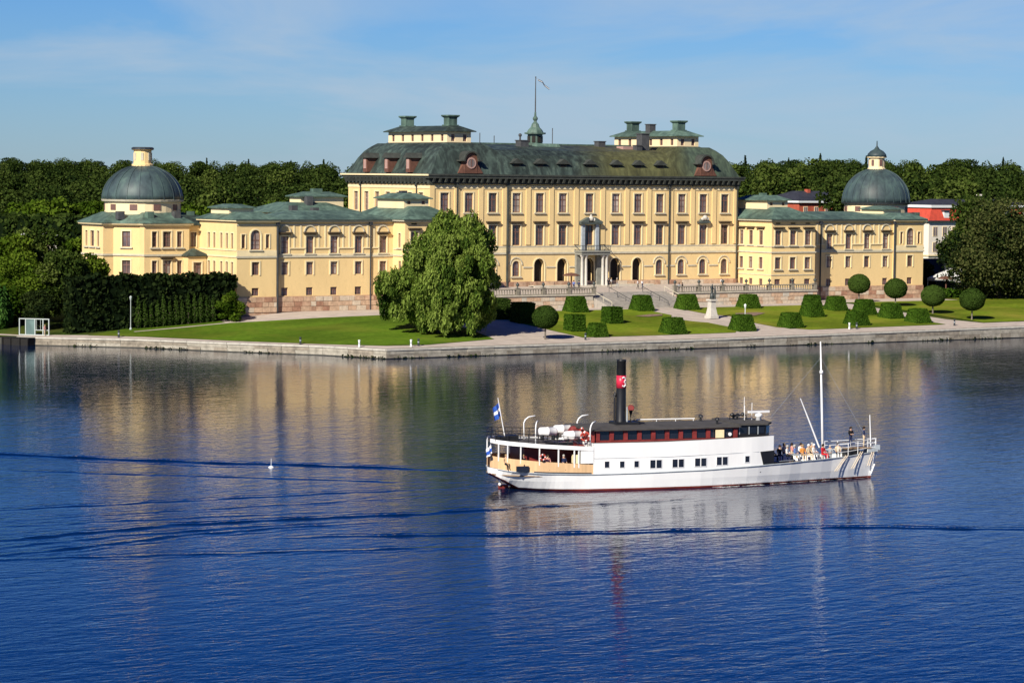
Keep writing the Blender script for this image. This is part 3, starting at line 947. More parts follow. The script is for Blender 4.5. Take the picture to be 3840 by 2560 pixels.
# trim on the main front
t = MB()
for x in [(a + b) / 2 for a, b in zip(BAYS[:-1], BAYS[1:])] + [-29.2, 29.2]:
    w = 0.42
    t.box(x - w, x + w, -0.13, 0.0, 12.95, 22.1)
pal(t, 'pilaster_strips', 'yellow_plaster', kind='stuff')
t = MB()
for y0, z0, z1 in ((-0.16, 11.50, 11.78), (-0.10, 12.58, 12.76)):
    t.box(-MX - 0.12, MX + 0.12, y0, 0.0, z0, z1)
    t.box(-MX + y0, -MX, 0.0, MD, z0, z1)
pal(t, 'string_course', 'trim_grey')
t = MB()
t.box(-MX - .06, MX + .06, -0.06, 0.0, 11.78, 12.58)
t.box(-MX - .06, MX + .06, -0.09, 0.0, 21.55, 22.0)
t.box(-MX - .09, -MX, 0.0, MD, 21.55, 22.0)
pal(t, 'pale_band', 'trim_cream')
for a, b in zip(BAYS[3:-1], BAYS[4:]):
    t = MB()
    t.box(a + 1.35, b - 1.35, -0.12, 0, 9.36, 9.56)
    pal(t, 'impost_band', 'trim_grey')
for x in BAYS[:4] + BAYS[9:]:
    t = MB()
    a, b = arc_pts(1, 9.85, 1.22), arc_pts(1, 9.85, 1.06)
    for i in range(8):
        t.hull([(x + a[i][0], -.14, a[i][1]), (x + a[i + 1][0], -.14, a[i + 1][1]), (x + b[i + 1][0], -.14, b[i + 1][1]), (x + b[i][0], -.14, b[i][1])],
               [(x + a[i][0], 0, a[i][1]), (x + a[i + 1][0], 0, a[i + 1][1]), (x + b[i + 1][0], 0, b[i + 1][1]), (x + b[i][0], 0, b[i][1])])
    pal(t, 'arch_moulding', 'trim_grey')

# main cornice: dark frieze, brackets, slab
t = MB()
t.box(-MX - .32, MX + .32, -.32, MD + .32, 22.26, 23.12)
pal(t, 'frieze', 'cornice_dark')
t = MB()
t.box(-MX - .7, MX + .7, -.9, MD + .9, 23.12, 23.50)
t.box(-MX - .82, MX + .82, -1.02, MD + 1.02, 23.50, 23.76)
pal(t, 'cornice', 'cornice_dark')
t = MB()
t.box(-MX - .95, -MX - .822, -1.02, MD + 1.02, 23.48, 23.72)  # pale strip paints in sunlight on the left cornice edge
pal(t, 'gutter_or_lit_edge', 'trim_cream')
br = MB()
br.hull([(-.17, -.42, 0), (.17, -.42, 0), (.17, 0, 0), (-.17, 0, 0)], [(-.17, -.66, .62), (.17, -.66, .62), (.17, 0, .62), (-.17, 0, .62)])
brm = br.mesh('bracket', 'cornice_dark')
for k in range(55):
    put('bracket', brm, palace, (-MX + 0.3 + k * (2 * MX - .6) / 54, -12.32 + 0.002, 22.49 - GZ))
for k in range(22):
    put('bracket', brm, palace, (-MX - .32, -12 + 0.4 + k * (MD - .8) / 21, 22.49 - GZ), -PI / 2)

# roofs
def rect(x0, x1, y0, y1, z):
    return [(x0, y0, z), (x1, y0, z), (x1, y1, z), (x0, y1, z)]
def bell_roof(x0, x1, y0, y1, z0, X0, X1, Y0, Y1, z1, prof, mat, name='roof'):
    """convex loft from an eaves rectangle up to a top rectangle"""
    mb = MB()
    mb.loft([rect(x0 + (X0 - x0) * a, x1 + (X1 - x1) * a, y0 + (Y0 - y0) * a, y1 + (Y1 - y1) * a, z0 + (z1 - z0) * h) for a, h in prof])
    return pal(mb, name, mat)
def hip(x0, x1, y0, y1, z0, z1, mat, over=0.45, name='roof', ridge=None, lip=0.14):
    """low hipped roof with a ridge along the longer side"""
    x0, x1, y0, y1 = x0 - over, x1 + over, y0 - over, y1 + over
    q = min(x1 - x0, y1 - y0) / 2 if ridge is None else ridge
    mb = MB()
    mb.loft([rect(x0, x1, y0, y1, z0), rect(x0, x1, y0, y1, z0 + lip),
             rect(x0 + q, x1 - q, y0 + q, y1 - q, z1)])
    return pal(mb, name, mat)
PROF = [(0, 0), (0.16, 0.012), (0.22, 0.12), (0.32, 0.28), (0.46, 0.52), (0.63, 0.74), (0.82, 0.89), (1, 1)]
mb = MB()
ys_ = [(-.95, 23.74), (-.5, 23.80), (-.25, 24.6), (.35, 25.7), (1.3, 26.75), (3.2, 27.6), (7.5, 28.2), (12.0, 28.6)]
ys_ = ys_ + [(24.4 - y, z) for y, z in reversed(ys_[:-1])]
mb.loft([[(x, y, z) for y, z in ys_] for x in (-17.0, 17.0)])
roof_main = pal(mb, 'roof', ['roof_mid'])
mb = MB()
mb.box(-16.5, 16.5, 11.6, 12.4, 28.5, 28.78)
pal(mb, 'ridge_cap', 'copper_green', roof_main)
for s in (-1, 1):
    xa, xb = sorted((s * 30.35, s * 13.4))
    Xa, Xb = sorted((s * 25.5, s * 18.6))
    bell_roof(xa, xb, -.95, 25.35, 23.74, Xa, Xb, 2.4, 22.4, 28.5, PROF, 'roof_mid')
    x0, x1 = sorted((s * 24.25, s * 19.9))
    y0, y1 = 3.7, 21.1
    w5 = [op(y0 + (k + .5) * (y1 - y0) / 6, 0.8, 28.8, 29.85, False, 'dim', ()) for k in range(6)]
    fr = [op(x0 + 1.1, 0.7, 28.8, 29.85), op(x1 - 1.1, 0.7, 28.8, 29.85)]
    block('attic_wall', x0, x1, y0, y1, 28.3, 30.28, fr, w5, w5, (), 'pale_plaster')
    mb = MB()
    mb.loft([rect(x0 - .5, x1 + .5, y0 - .5, y1 + .5, 28.4), rect(x0 - .12, x1 + .12, y0 - .12, y1 + .12, 28.62)])
    pal(mb, 'attic_base', 'cornice_dark')
    ar = hip(x0, x1, y0, y1, 30.24, 31.2, 'roof_dark' if s < 0 else 'copper_green', 0.62, 'attic_roof', 1.9)
    for yc in (6.2, 18.9):
        c = MB()
        zc = 31.1
        xc = (x0 + x1) / 2
        c.box(xc - .95, xc + .95, yc - .95, yc + .95, zc - .35, zc + .25)
        c.box(xc - .75, xc + .75, yc - .75, yc + .75, zc + .25, zc + 1.3)
        c.hull(rect(xc - .75, xc + .75, yc - .75, yc + .75, zc + 1.3), rect(xc - 1.05, xc + 1.05, yc - 1.05, yc + 1.05, zc + 1.55))
        c.box(xc - 1.05, xc + 1.05, yc - 1.05, yc + 1.05, zc + 1.55, zc + 1.75)
        c.build('chimney', 'copper_green', ar)
    # big round window dormer at the corner
    xc = s * 22.6
    g = MB()
    g.box(xc - 1.15, xc + 1.15, -.62, 3.2, 23.9, 25.9)
    for sg in (-1, 1):
        g.hull([(xc + sg * 1.15, -.6, 23.9), (xc + sg * 2.3, -.5, 23.9), (xc + sg * 2.3, .6, 23.9), (xc + sg * 1.15, .6, 23.9)][::sg],
               [(xc + sg * 1.15, -.6, 25.7), (xc + sg * 1.35, -.5, 25.2), (xc + sg * 1.35, .6, 25.2), (xc + sg * 1.15, .6, 25.7)][::sg])
    a = arc_pts(1, 25.9, 1.15, 10)
    g.hull([(xc + x, -.62, z) for x, z in a], [(xc + x, 4.2, z) for x, z in a])
    dm = pal(g, 'dormer', 'dormer_brown')
    h = MB()
    a, b = arc_pts(1, 25.9, 1.42, 10), arc_pts(1, 25.9, 1.17, 10)
    for i in range(10):
        h.hull([(xc + a[i][0], -.95, a[i][1]), (xc + a[i + 1][0], -.95, a[i + 1][1]), (xc + b[i + 1][0], -.95, b[i + 1][1]), (xc + b[i][0], -.95, b[i][1])],
               [(xc + a[i][0], 4.3, a[i][1]), (xc + a[i + 1][0], 4.3, a[i + 1][1]), (xc + b[i + 1][0], 4.3, b[i + 1][1]), (xc + b[i][0], 4.3, b[i][1])])
    for sg in (-1, 1):
        h.box(xc + min(sg * 1.17, sg * 1.95), xc + max(sg * 1.17, sg * 1.95), -.95, 1.2, 25.72, 25.92)
    h.build('dormer_roof', 'cornice_dark', dm)
    q = MB()
    q.T = Matrix.Translation((xc, -.64, 25.45)) @ Matrix.Rotation(PI / 2, 4, 'X')
    q.lathe([(0.62, -.02), (0.86, -.02), (0.86, 0.10), (0.62, 0.10)], 16, cap=False)
    q.build('round_frame', 'clock_pink', dm)
    q = MB()
    q.T = Matrix.Translation((xc, -.66, 25.45)) @ Matrix.Rotation(PI / 2, 4, 'X')
    q.lathe([(0.63, -.02), (0.63, 0.03)], 16)
    q.T = None
    q.build('round_pane', 'glass_blind', dm)
    q = MB()
    q.box(xc - .05, xc + .05, -.76, -.70, 24.85, 26.05)
    q.build('glazing_bar', 'frame_brown', dm)
# narrow brown dormers on the left slope
for yc in (5.6, 12.0, 18.5):
    g = MB()
    g.box(-30.05, -26.2, yc - .62, yc + .62, 23.95, 26.2)
    d_ = pal(g, 'dormer', 'dormer_brown')
    g = MB()
    g.hull([(-30.4, yc - 1.0, 26.15), (-26.0, yc - 1.0, 26.15), (-26.0, yc + 1.0, 26.15), (-30.4, yc + 1.0, 26.15)],
           [(-30.4, yc - .05, 26.95), (-25.6, yc - .05, 26.95), (-25.6, yc + .05, 26.95), (-30.4, yc + .05, 26.95)])
    g.build('dormer_roof', 'cornice_dark', d_)
    g = MB()
    g.box(-30.13, -30.06, yc - .36, yc + .36, 24.5, 26.0)
    g.build('pane', 'clock_pink', d_)
# the seven small dormers of the middle roof
sd, sr, sp_ = MB(), MB(), MB()
sd.box(-.5, .5, 0, 2.2, 0, .62)
sr.hull([(-.95, -.25, .55), (.95, -.25, .55), (.95, 2.6, .55), (-.95, 2.6, .55)], [(-.04, -.25, 1.12), (.04, -.25, 1.12), (.04, 3.4, 1.12), (-.04, 3.4, 1.12)])
sp_.box(-.34, .34, -.03, 0.0, .1, .5)
sdm, srm, spm = sd.mesh('dormer', 'cornice_dark'), sr.mesh('dormer_roof', 'cornice_dark'), sp_.mesh('pane', 'doorway_dark')
for x in BAYS[3:10]:
    d_ = put('dormer', sdm, palace, (x, -12.0, 24.75 - GZ), scale=1.35)
    put('dormer_roof', srm, d_)
    put('pane', spm, d_)
# chimneys and hatches of the middle roof
def stack(x, y, z0, z1, w, mat='chimney_grey', d=None, cap=True):
    c = MB()
    d = d or w
    c.box(x - w / 2, x + w / 2, y - d / 2, y + d / 2, z0, z1)
    if cap:
        c.box(x - w / 2 - .1, x + w / 2 + .1, y - d / 2 - .1, y + d / 2 + .1, z1, z1 + .14)
    return c.build('chimney', mat, roof_main)
stack(14.7, 6, 27.2, 30.5, 1.5)
stack(13.2, 5.4, 27.0, 28.6, 1.1)
stack(-7.5, 8, 27.5, 29.1, 1.5)
stack(9.0, 10, 27.8, 29.2, 1.3)
stack(21.0, 12.5, 30.8, 32.2, 1.2)
c = MB(); c.tube([(-7.9, 8, 29.1), (-7.9, 8, 30.0)], .16, 6); c.ball((-7.9, 8, 30.0), .3, 8, 4); c.build('flue', 'chimney_grey', roof_main)
c = MB(); c.hull(rect(-5.0, .1, 7.6, 9.5, 27.6), rect(-4.4, -.3, 8.3, 9.5, 28.75)); c.build('roof_hatch', 'copper_green', roof_main)
c = MB(); c.box(10.9, 12.9, 6.2, 8.0, 27.4, 28.5); c.build('skylight', 'vent_red' if 0 else 'clock_pink', roof_main)
for x, y, z in ((-13.2, 11.5, 30.3), (-10.3, 11.8, 29.9), (0.9, 11.8, 31.3)):
    c = MB(); c.tube([(x, y, 28.4), (x, y, z)], .07, 5); c.build('roof_mast', 'chimney_grey', roof_main)
# cupola
cx_, cy_ = -2.54, 11.7
c = MB()
c.lathe([(1.5, 28.3), (1.5, 28.75), (1.22, 28.8), (1.22, 30.2), (1.75, 30.3), (1.75, 30.52)], 8, (cx_, cy_), ph=PI / 8)
cup = pal(c, 'cupola', 'copper_green')
c = MB()
c.lathe([(1.4, 30.52), (1.15, 30.95), (.75, 31.35), (.55, 31.9), (.26, 32.2), (.22, 32.5)], 8, (cx_, cy_), ph=PI / 8)
c.ball((cx_, cy_, 32.75), .42, 8, 6)
c.lathe([(.2, 33.0), (.14, 33.8)], 8, (cx_, cy_))
c.build('cupola_dome', 'copper_green', cup, False, None)
for k in range(8):
    a = PI / 8 + (k + .5) * PI / 4
    q = MB()
    q.T = Matrix.Translation((cx_ + 1.16 * math.cos(a), cy_ + 1.16 * math.sin(a), 28.95)) @ Matrix.Rotation(a - PI / 2, 4, 'Z')
    q.box(-.28, .28, -.02, .06, 0, 1.0)
    q.build('arch_opening', 'doorway_dark', cup)
c = MB(); c.tube([(cx_, cy_, 33.7), (cx_, cy_, 36), (cx_, cy_, 39.3)], [.12, .1, .07], 6); c.ball((cx_, cy_, 39.35), .13, 6, 4)
c.build('flagpole', 'chimney_grey', cup)

# downpipes
def pipe(x, y, z0, z1, r=.13, mat='dark_metal'):
    c = MB(); c.tube([(x, y, z0), (x, y, z1)], r, 6); c.box(x - .24, x + .24, y - .2, y + .12, z1 - .5, z1); pal(c, 'downpipe', mat)
for x, r in ((-15.55, .2), (15.55, .13), (29.35, .11), (-24.8, .1)):
    pipe(x, -.22, 5.7, 22.3, r, 'cornice_dark')
for y in (3.6, 20.4):
    pipe(-MX - .15, y, 5.7, 22.3, .11, 'cornice_dark')

# portal: paired columns, balcony, niche with pediment above
c = MB(); c.box(-2.75, 2.75, -2.0, -.002, 11.35, 11.78); c.box(-2.9, 2.9, -2.15, -.002, 11.78, 12.0)
pt = pal(c, 'portal', 'portal_grey')
colm = MB(); colm.lathe([(.34, 0), (.34, .2), (.25, .3), (.21, 4.5), (.3, 4.7), (.36, 4.75), (.36, 4.95)], 10)
cmesh = colm.mesh('column', 'marble', True)
for x in (-2.35, -1.62, 1.62, 2.35):
    put('column', cmesh, pt, (x, -1.55, 6.4))
for sg in (-1, 1):
    c = MB(); c.box(sg * 2.0 - .75, sg * 2.0 + .75, -2.0, -.9, 5.66, 6.4); c.build('pedestal', 'portal_grey', pt)
    c = MB(); c.box(min(sg * 1.25, sg * 2.7), max(sg * 1.25, sg * 2.7), -.5, -.002, 6.4, 11.35); c.build('pier', 'portal_grey', pt)
c = MB()
for z in (12.12, 12.78):
    c.box(-2.8, 2.8, -2.05, -1.95, z, z + .08)
    for sg in (-1, 1):
        c.box(sg * 2.8 - .05, sg * 2.8 + .05, -1.95, -.1, z, z + .08)
c.build('balcony_rail', 'dark_metal', pt)
bal = MB(); bal.box(-.03, .03, -.03, .03, 0, .66); balm = bal.mesh('rail_bar', 'dark_metal')
for k in range(19):
    put('rail_bar', balm, pt, (-2.7 + k * .3, -2.0, 12.1))
for sg in (-1, 1):
    c = MB(); c.box(sg * 1.35 - .28, sg * 1.35 + .28, -.42, -.002, 12.0, 16.1); c.build('pilaster', 'ship_grey', pt)
c = MB()
c.hull([(-2.0, -.75, 16.1), (2.0, -.75, 16.1), (2.0, -.01, 16.1), (-2.0, -.01, 16.1)], [(-2.15, -.85, 16.45), (2.15, -.85, 16.45), (2.15, -.01, 16.45), (-2.15, -.01, 16.45)])
for sg in (-1, 1):
    c.hull([(sg * 2.15, -.85, 16.45), (sg * .7, -.85, 16.45), (sg * .7, -.01, 16.45), (sg * 2.15, -.01, 16.45)][::sg], [(sg * 2.0, -.85, 16.55), (sg * .6, -.85, 17.25), (sg * .6, -.01, 17.25), (sg * 2.0, -.01, 16.55)][::sg])
c.build('pediment', 'lead_dark', pt)
c = MB(); c.ball((0, -.5, 17.0), .42, 8, 6); c.ball((0, -.5, 17.45), .2, 8, 5); c.ball((-.55, -.5, 16.8), .3, 8, 5); c.ball((.55, -.5, 16.8), .3, 8, 5)
c.build('crest', 'marble', pt)
for sg in (-1, 1):
    x = sg * 22.55
    c = MB(); c.hull([(x - 1.3, -.6, 16.3), (x + 1.3, -.6, 16.3), (x + 1.3, -.01, 16.3), (x - 1.3, -.01, 16.3)], [(x - .5, -.6, 17.0), (x + .5, -.6, 17.0), (x + .5, -.01, 17.0), (x - .5, -.01, 17.0)])
    w_ = pal(c, 'pediment', 'lead_dark')
    c = MB(); c.ball((x, -.55, 17.15), .42, 8, 5); c.ball((x - .5, -.55, 16.95), .28, 8, 5); c.ball((x + .5, -.55, 16.95), .28, 8, 5)
    c.build('crest', 'marble', w_)
# plinth of the main block
c = MB(); c.box(-MX - .14, MX + .14, -.14, -.002, 5.6, 7.25)
plm = pal(c, 'plinth', 'granite')
def stones(par, x0, x1, y, z0, z1, rows, wmin, wmax, skip=()):
    hz = (z1 - z0) / rows
    for r_ in range(rows):
        x = x0
        while x < x1 - .2:
            w_ = min(rp.uniform(wmin, wmax), x1 - x)
            if not any(a - .1 < x + w_ / 2 < b + .1 for a, b in skip):
                put('stone', rp.choice(GS), par, (x + w_ / 2, y - rp.uniform(.0, .05), z0 + r_ * hz + .02), 0, scale=(w_ - .05, 1, hz - .05))
            x += w_
GS = [stone_mesh(m, 1.0, 0.07, 1.0, 60 + i) for i, m in enumerate(['granite', 'granite_b', 'granite_c', 'granite_d', 'granite_b'])]
stones(plm, -MX, MX, -.17, 5.62, 7.2, 2, 1.1, 1.9, [(x - 1.0, x + 1.0) for x in BAYS[4:9]])

# side parts, mirrored about the middle axis
def orange_side(s):
    R_ = lambda a, b: tuple(sorted((s * a, s * b)))
    near = (lambda l: dict(left=l)) if s > 0 else (lambda l: dict(right=l))
    ex1 = ('surround', 'hood', 'sill')
    ex2 = ('surround', 'sill')
    K = lambda: rp.choice(['std', 'dim', 'blind', 'std', 'curtain', 'blind'])
    # inner pavilion
    x0, x1 = R_(30.0, 39.07)
    fr = []
    for x in (31.3, 34.4, 37.5):
        fr += [op(s * x, 1.25, 12.9, 15.2, False, K(), ex1), op(s * x, 1.2, 9.05, 10.9, False, K(), ex2), op(s * x, 1.2, 6.4, 7.4, False, 'std', ()), op(s * x, 1.0, 16.28, 16.48, False, 'door', ())]
    sd_ = []
    for y in (-.75, -3.2, -5.8):
        sd_ += [op(y, 1.0, 12.9, 15.2, False, K(), ex1), op(y, 1.0, 9.05, 10.9, False, K(), ex2), op(y, .9, 6.4, 7.4, False, 'std', ())]
    od = [op(-7.0, .7, 12.9, 15.0, False, K(), ex2), op(-7.0, .7, 9.05, 10.9, False, K(), ())]
    block('wall', x0, x1, -8.5, 7.0, GZ - 1, 16.75, fr, sd_ if s > 0 else od, od if s > 0 else sd_)
    t = MB()
    for a, b, o in ((11.6, 11.82, .14), (12.55, 12.7, .1), (8.0, 8.12, .08)):
        t.box(x0 - o, x1 + o, -8.5 - o, -8.5, a, b)
        t.box(x0 - o, x0, -8.5, 0 if s > 0 else -5.3, a, b) if s > 0 or 1 else None
    pal(t, 'string_course', 'trim_grey')
    t = MB(); t.box(x0 - .2, x1 + .2, -8.7, 7.2, 16.62, 16.78); t.box(x0 - .45, x1 + .45, -8.95, 7.4, 16.78, 16.98)
    pal(t, 'cornice', 'trim_grey')
    hip(x0, x1, -8.5, 7.0, 16.98, 18.95, 'copper_green', .55, 'roof', 3.6)
    bx = R_(32.4, 36.7)
    block('attic_wall', bx[0], bx[1], -4.2, 3.4, 18.5, 20.0, [op(bx[0] + .9, .6, 19.2, 19.7), op(bx[1] - .9, .6, 19.2, 19.7)], (), (), (), 'pale_plaster')
    ar = hip(bx[0], bx[1], -4.2, 3.4, 19.98, 20.85, 'copper_green', .5, 'attic_roof', 1.8)
    c = MB(); c.box((bx[0] + bx[1]) / 2 - .45, (bx[0] + bx[1]) / 2 + .45, -.9, .1, 20.6, 21.2); c.build('chimney', 'dark_metal' if s < 0 else 'copper_green', ar)
    # wing
    x0, x1 = R_(39.07, 58.9)
    fr = []
    bays = (40.8, 44.98, 49.1, 53.15, 57.25)
    for x in bays:
        fr += [op(s * x, 1.25, 12.1, 14.55, False, K(), ex1), op(s * x, 1.15, 9.0, 10.85, False, K(), ('surround',)), op(s * x, 1.1, 6.0, 7.15, False, 'std', ())]
    block('wall', x0, x1, -5.05, 4.5, GZ - 1, 16.6, fr)
    for x in bays:
        t = MB()
        a, b = arc_pts(1, 15.2, 1.0), arc_pts(1, 15.2, .84)
        for i in range(8):
            t.hull([(s * x + a[i][0], -5.2, a[i][1]), (s * x + a[i + 1][0], -5.2, a[i + 1][1]), (s * x + b[i + 1][0], -5.2, b[i + 1][1]), (s * x + b[i][0], -5.2, b[i][1])],
                   [(s * x + a[i][0], -5.05, a[i][1]), (s * x + a[i + 1][0], -5.05, a[i + 1][1]), (s * x + b[i + 1][0], -5.05, b[i + 1][1]), (s * x + b[i][0], -5.05, b[i][1])])
        pal(t, 'arch_moulding', 'trim_grey')
    for a, b in zip(bays[:-1], bays[1:]):
        t = MB()
        p0, p1 = R_(a + .75, b - .75)
        t.box(p0, p1, -5.2, -5.05, 12.75, 12.92)
        m_ = (p0 + p1) / 2
        for q in (-.55, .55):
            t.box(m_ + q - .13, m_ + q + .13, -5.12, -5.05, 12.92, 16.3)
        pal(t, 'wall_panel', 'trim_cream')
    xo0, xo1 = R_(58.9, 65.3)
    t = MB()
    for a, b, o in ((11.5, 11.78, .14), (16.1, 16.3, .08)):
        t.box(x0, x1, -5.05 - o, -5.05, a, b)
        t.box(xo0 - o, xo1 + o, -5.55 - o, -5.55, a, b)
    pal(t, 'string_course', 'trim_grey')
    t = MB(); t.box(x0, x1, -5.13, -5.05, 11.78, 12.04); t.box(xo0, xo1, -5.63, -5.55, 11.78, 12.6)
    pal(t, 'pale_band', 'trim_cream')
    t = MB(); t.box(x0, x1, -5.45, 4.7, 16.6, 16.85)
    pal(t, 'cornice', 'trim_grey')
    hip(x0 - .01, x1 + .01, -5.05, 4.5, 16.86, 18.2, 'copper_green', .5, 'roof')
    # pavilion with the great arched window
    xm = s * 62.3
    fr = [op(xm, 1.6, 12.7, 15.5, True, 'blind', ('surround', 'sill')), op(xm - 1.95, .6, 12.9, 14.85, False, 'std', ('surround',)), op(xm + 1.95, .6, 12.9, 14.85, False, 'std', ('surround',)),
          op(xm, 1.2, 9.05, 10.9, False, 'std', ('surround',)), op(xm, 1.15, 6.1, 7.2, False, 'std', ())]
    sd_ = []
    for y in (-4.2, -2.6, -.9, 1.3, 3.0):
        sd_ += [op(y, .72, 12.8, 15.0, False, K(), ('surround',)), op(y, .72, 9.0, 10.9, False, K(), ('surround',))]
    block('wall', xo0, xo1, -5.55, 6.0, GZ - 1, 16.7, fr, sd_ if s < 0 else (), () if s < 0 else sd_)
    t = MB(); t.box(xo0 - .15, xo1 + .15, -5.9, 6.2, 16.55, 16.7); t.box(xo0 - .4, xo1 + .4, -6.1, 6.4, 16.7, 16.9)
    for o_, a, b in ((.12, 11.55, 11.78), (.1, 12.5, 12.66)):
        t.box(xo0 - o_ if s < 0 else xo1, xo0 if s < 0 else xo1 + o_, -5.55, 6, a, b)
    pal(t, 'cornice', 'trim_cream')
    hip(xo0, xo1, -5.55, 6.0, 16.9, 18.0, 'copper_green', .5, 'roof', 2.2)
    bx = R_(60.2, 64.2)
    block('attic_wall', bx[0], bx[1], -1.0, 4.6, 17.6, 18.55, (), (), (), (), 'pale_plaster')
    hip(bx[0], bx[1], -1.0, 4.6, 18.5, 19.1, 'copper_green', .4, 'attic_roof', 1.7)
    # granite base of wing and pavilion
    c = MB(); c.box(x0, x1, -5.17, -5.052, GZ - .5, 5.9); c.box(xo0, xo1, -5.67, -5.552, GZ - .5, 5.9)
    pl = pal(c, 'plinth', 'granite')
    stones(pl, x0 + .02, x1 - .02, -5.20, GZ, 5.86, 3, .8, 1.7)
    stones(pl, xo0 + .02, xo1 - .02, -5.70, GZ, 5.86, 3, .8, 1.7)
    for xa, xb, y_ in ((x0, x1, -5.62), (xo0 - .4, xo1 + .4, -6.14)):
        t = MB(); t.box(xa, xb, y_, y_ + .16, 16.78, 16.98); pal(t, 'gutter_or_lit_edge', 'gutter_dark')
    t = MB(); xq0, xq1 = R_(30.0, 39.07); t.box(xq0 - .5, xq1 + .5, -9.12, -8.97, 16.86, 17.04); pal(t, 'gutter_or_lit_edge', 'gutter_dark')
    # rear range with attic box (left side only)
    if s < 0:
        x0, x1 = R_(39.5, 53.0)
        block('wall', x0, x1, 4.5, 15.0, 8, 17.75, (), (), (), ())
        hip(x0, x1, 4.5, 15.0, 17.75, 19.3, 'copper_green', .5, 'roof', 4.0)
        bx = R_(40.0, 47.4)
        block('attic_wall', bx[0], bx[1], 8.0, 11.4, 18.6, 20.15, [op(bx[0] + 1.2, .6, 19.4, 19.9)], (), (), (), 'pale_plaster')
        hip(bx[0], bx[1], 8.0, 11.4, 20.12, 20.9, 'copper_green', .5, 'attic_roof', 2.0)
        c = MB(); c.box(s * 43.7 - .8, s * 43.7 + .8, 9.3, 10.3, 20.7, 21.35); pal(c, 'chimney', 'copper_green')
        for xx, yy, zz in ((46.5, 7.2, 20.2), (52.0, 2.0, 18.9), (48.4, 2.0, 18.6)):
            c = MB(); c.box(s * xx - .5, s * xx + .5, yy - .5, yy + .5, 17.5, zz); pal(c, 'chimney', 'chimney_grey')
    # link to the chapel and its porch
    x0, x1 = R_(61.5, 70.0)
    block('wall', x0, x1, 5.9, 20.0, GZ - 1, 15.9, [op(s * 66.4, 1.0, 12.8, 14.9, False, 'std', ('surround',))], (), ())
    hip(x0, x1, 5.9, 20.0, 15.9, 17.4, 'roof_dark', .35, 'roof', 3.2)
    x0, x1 = R_(65.4, 68.4)
    block('wall', x0, x1, 3.6, 6.2, GZ - 1, 11.5, [op(s * 66.9, 1.3, 8.6, 10.6, False, 'std', ('surround', 'sill'))], (), ())
    hip(x0, x1, 3.6, 6.2, 11.5, 12.6, 'roof_dark', .3, 'roof')
    # pipes
    pipe(s * 58.75, -5.66, GZ, 16.6, .17)
    pipe(s * 43.0, -5.25, GZ, 16.6, .12)

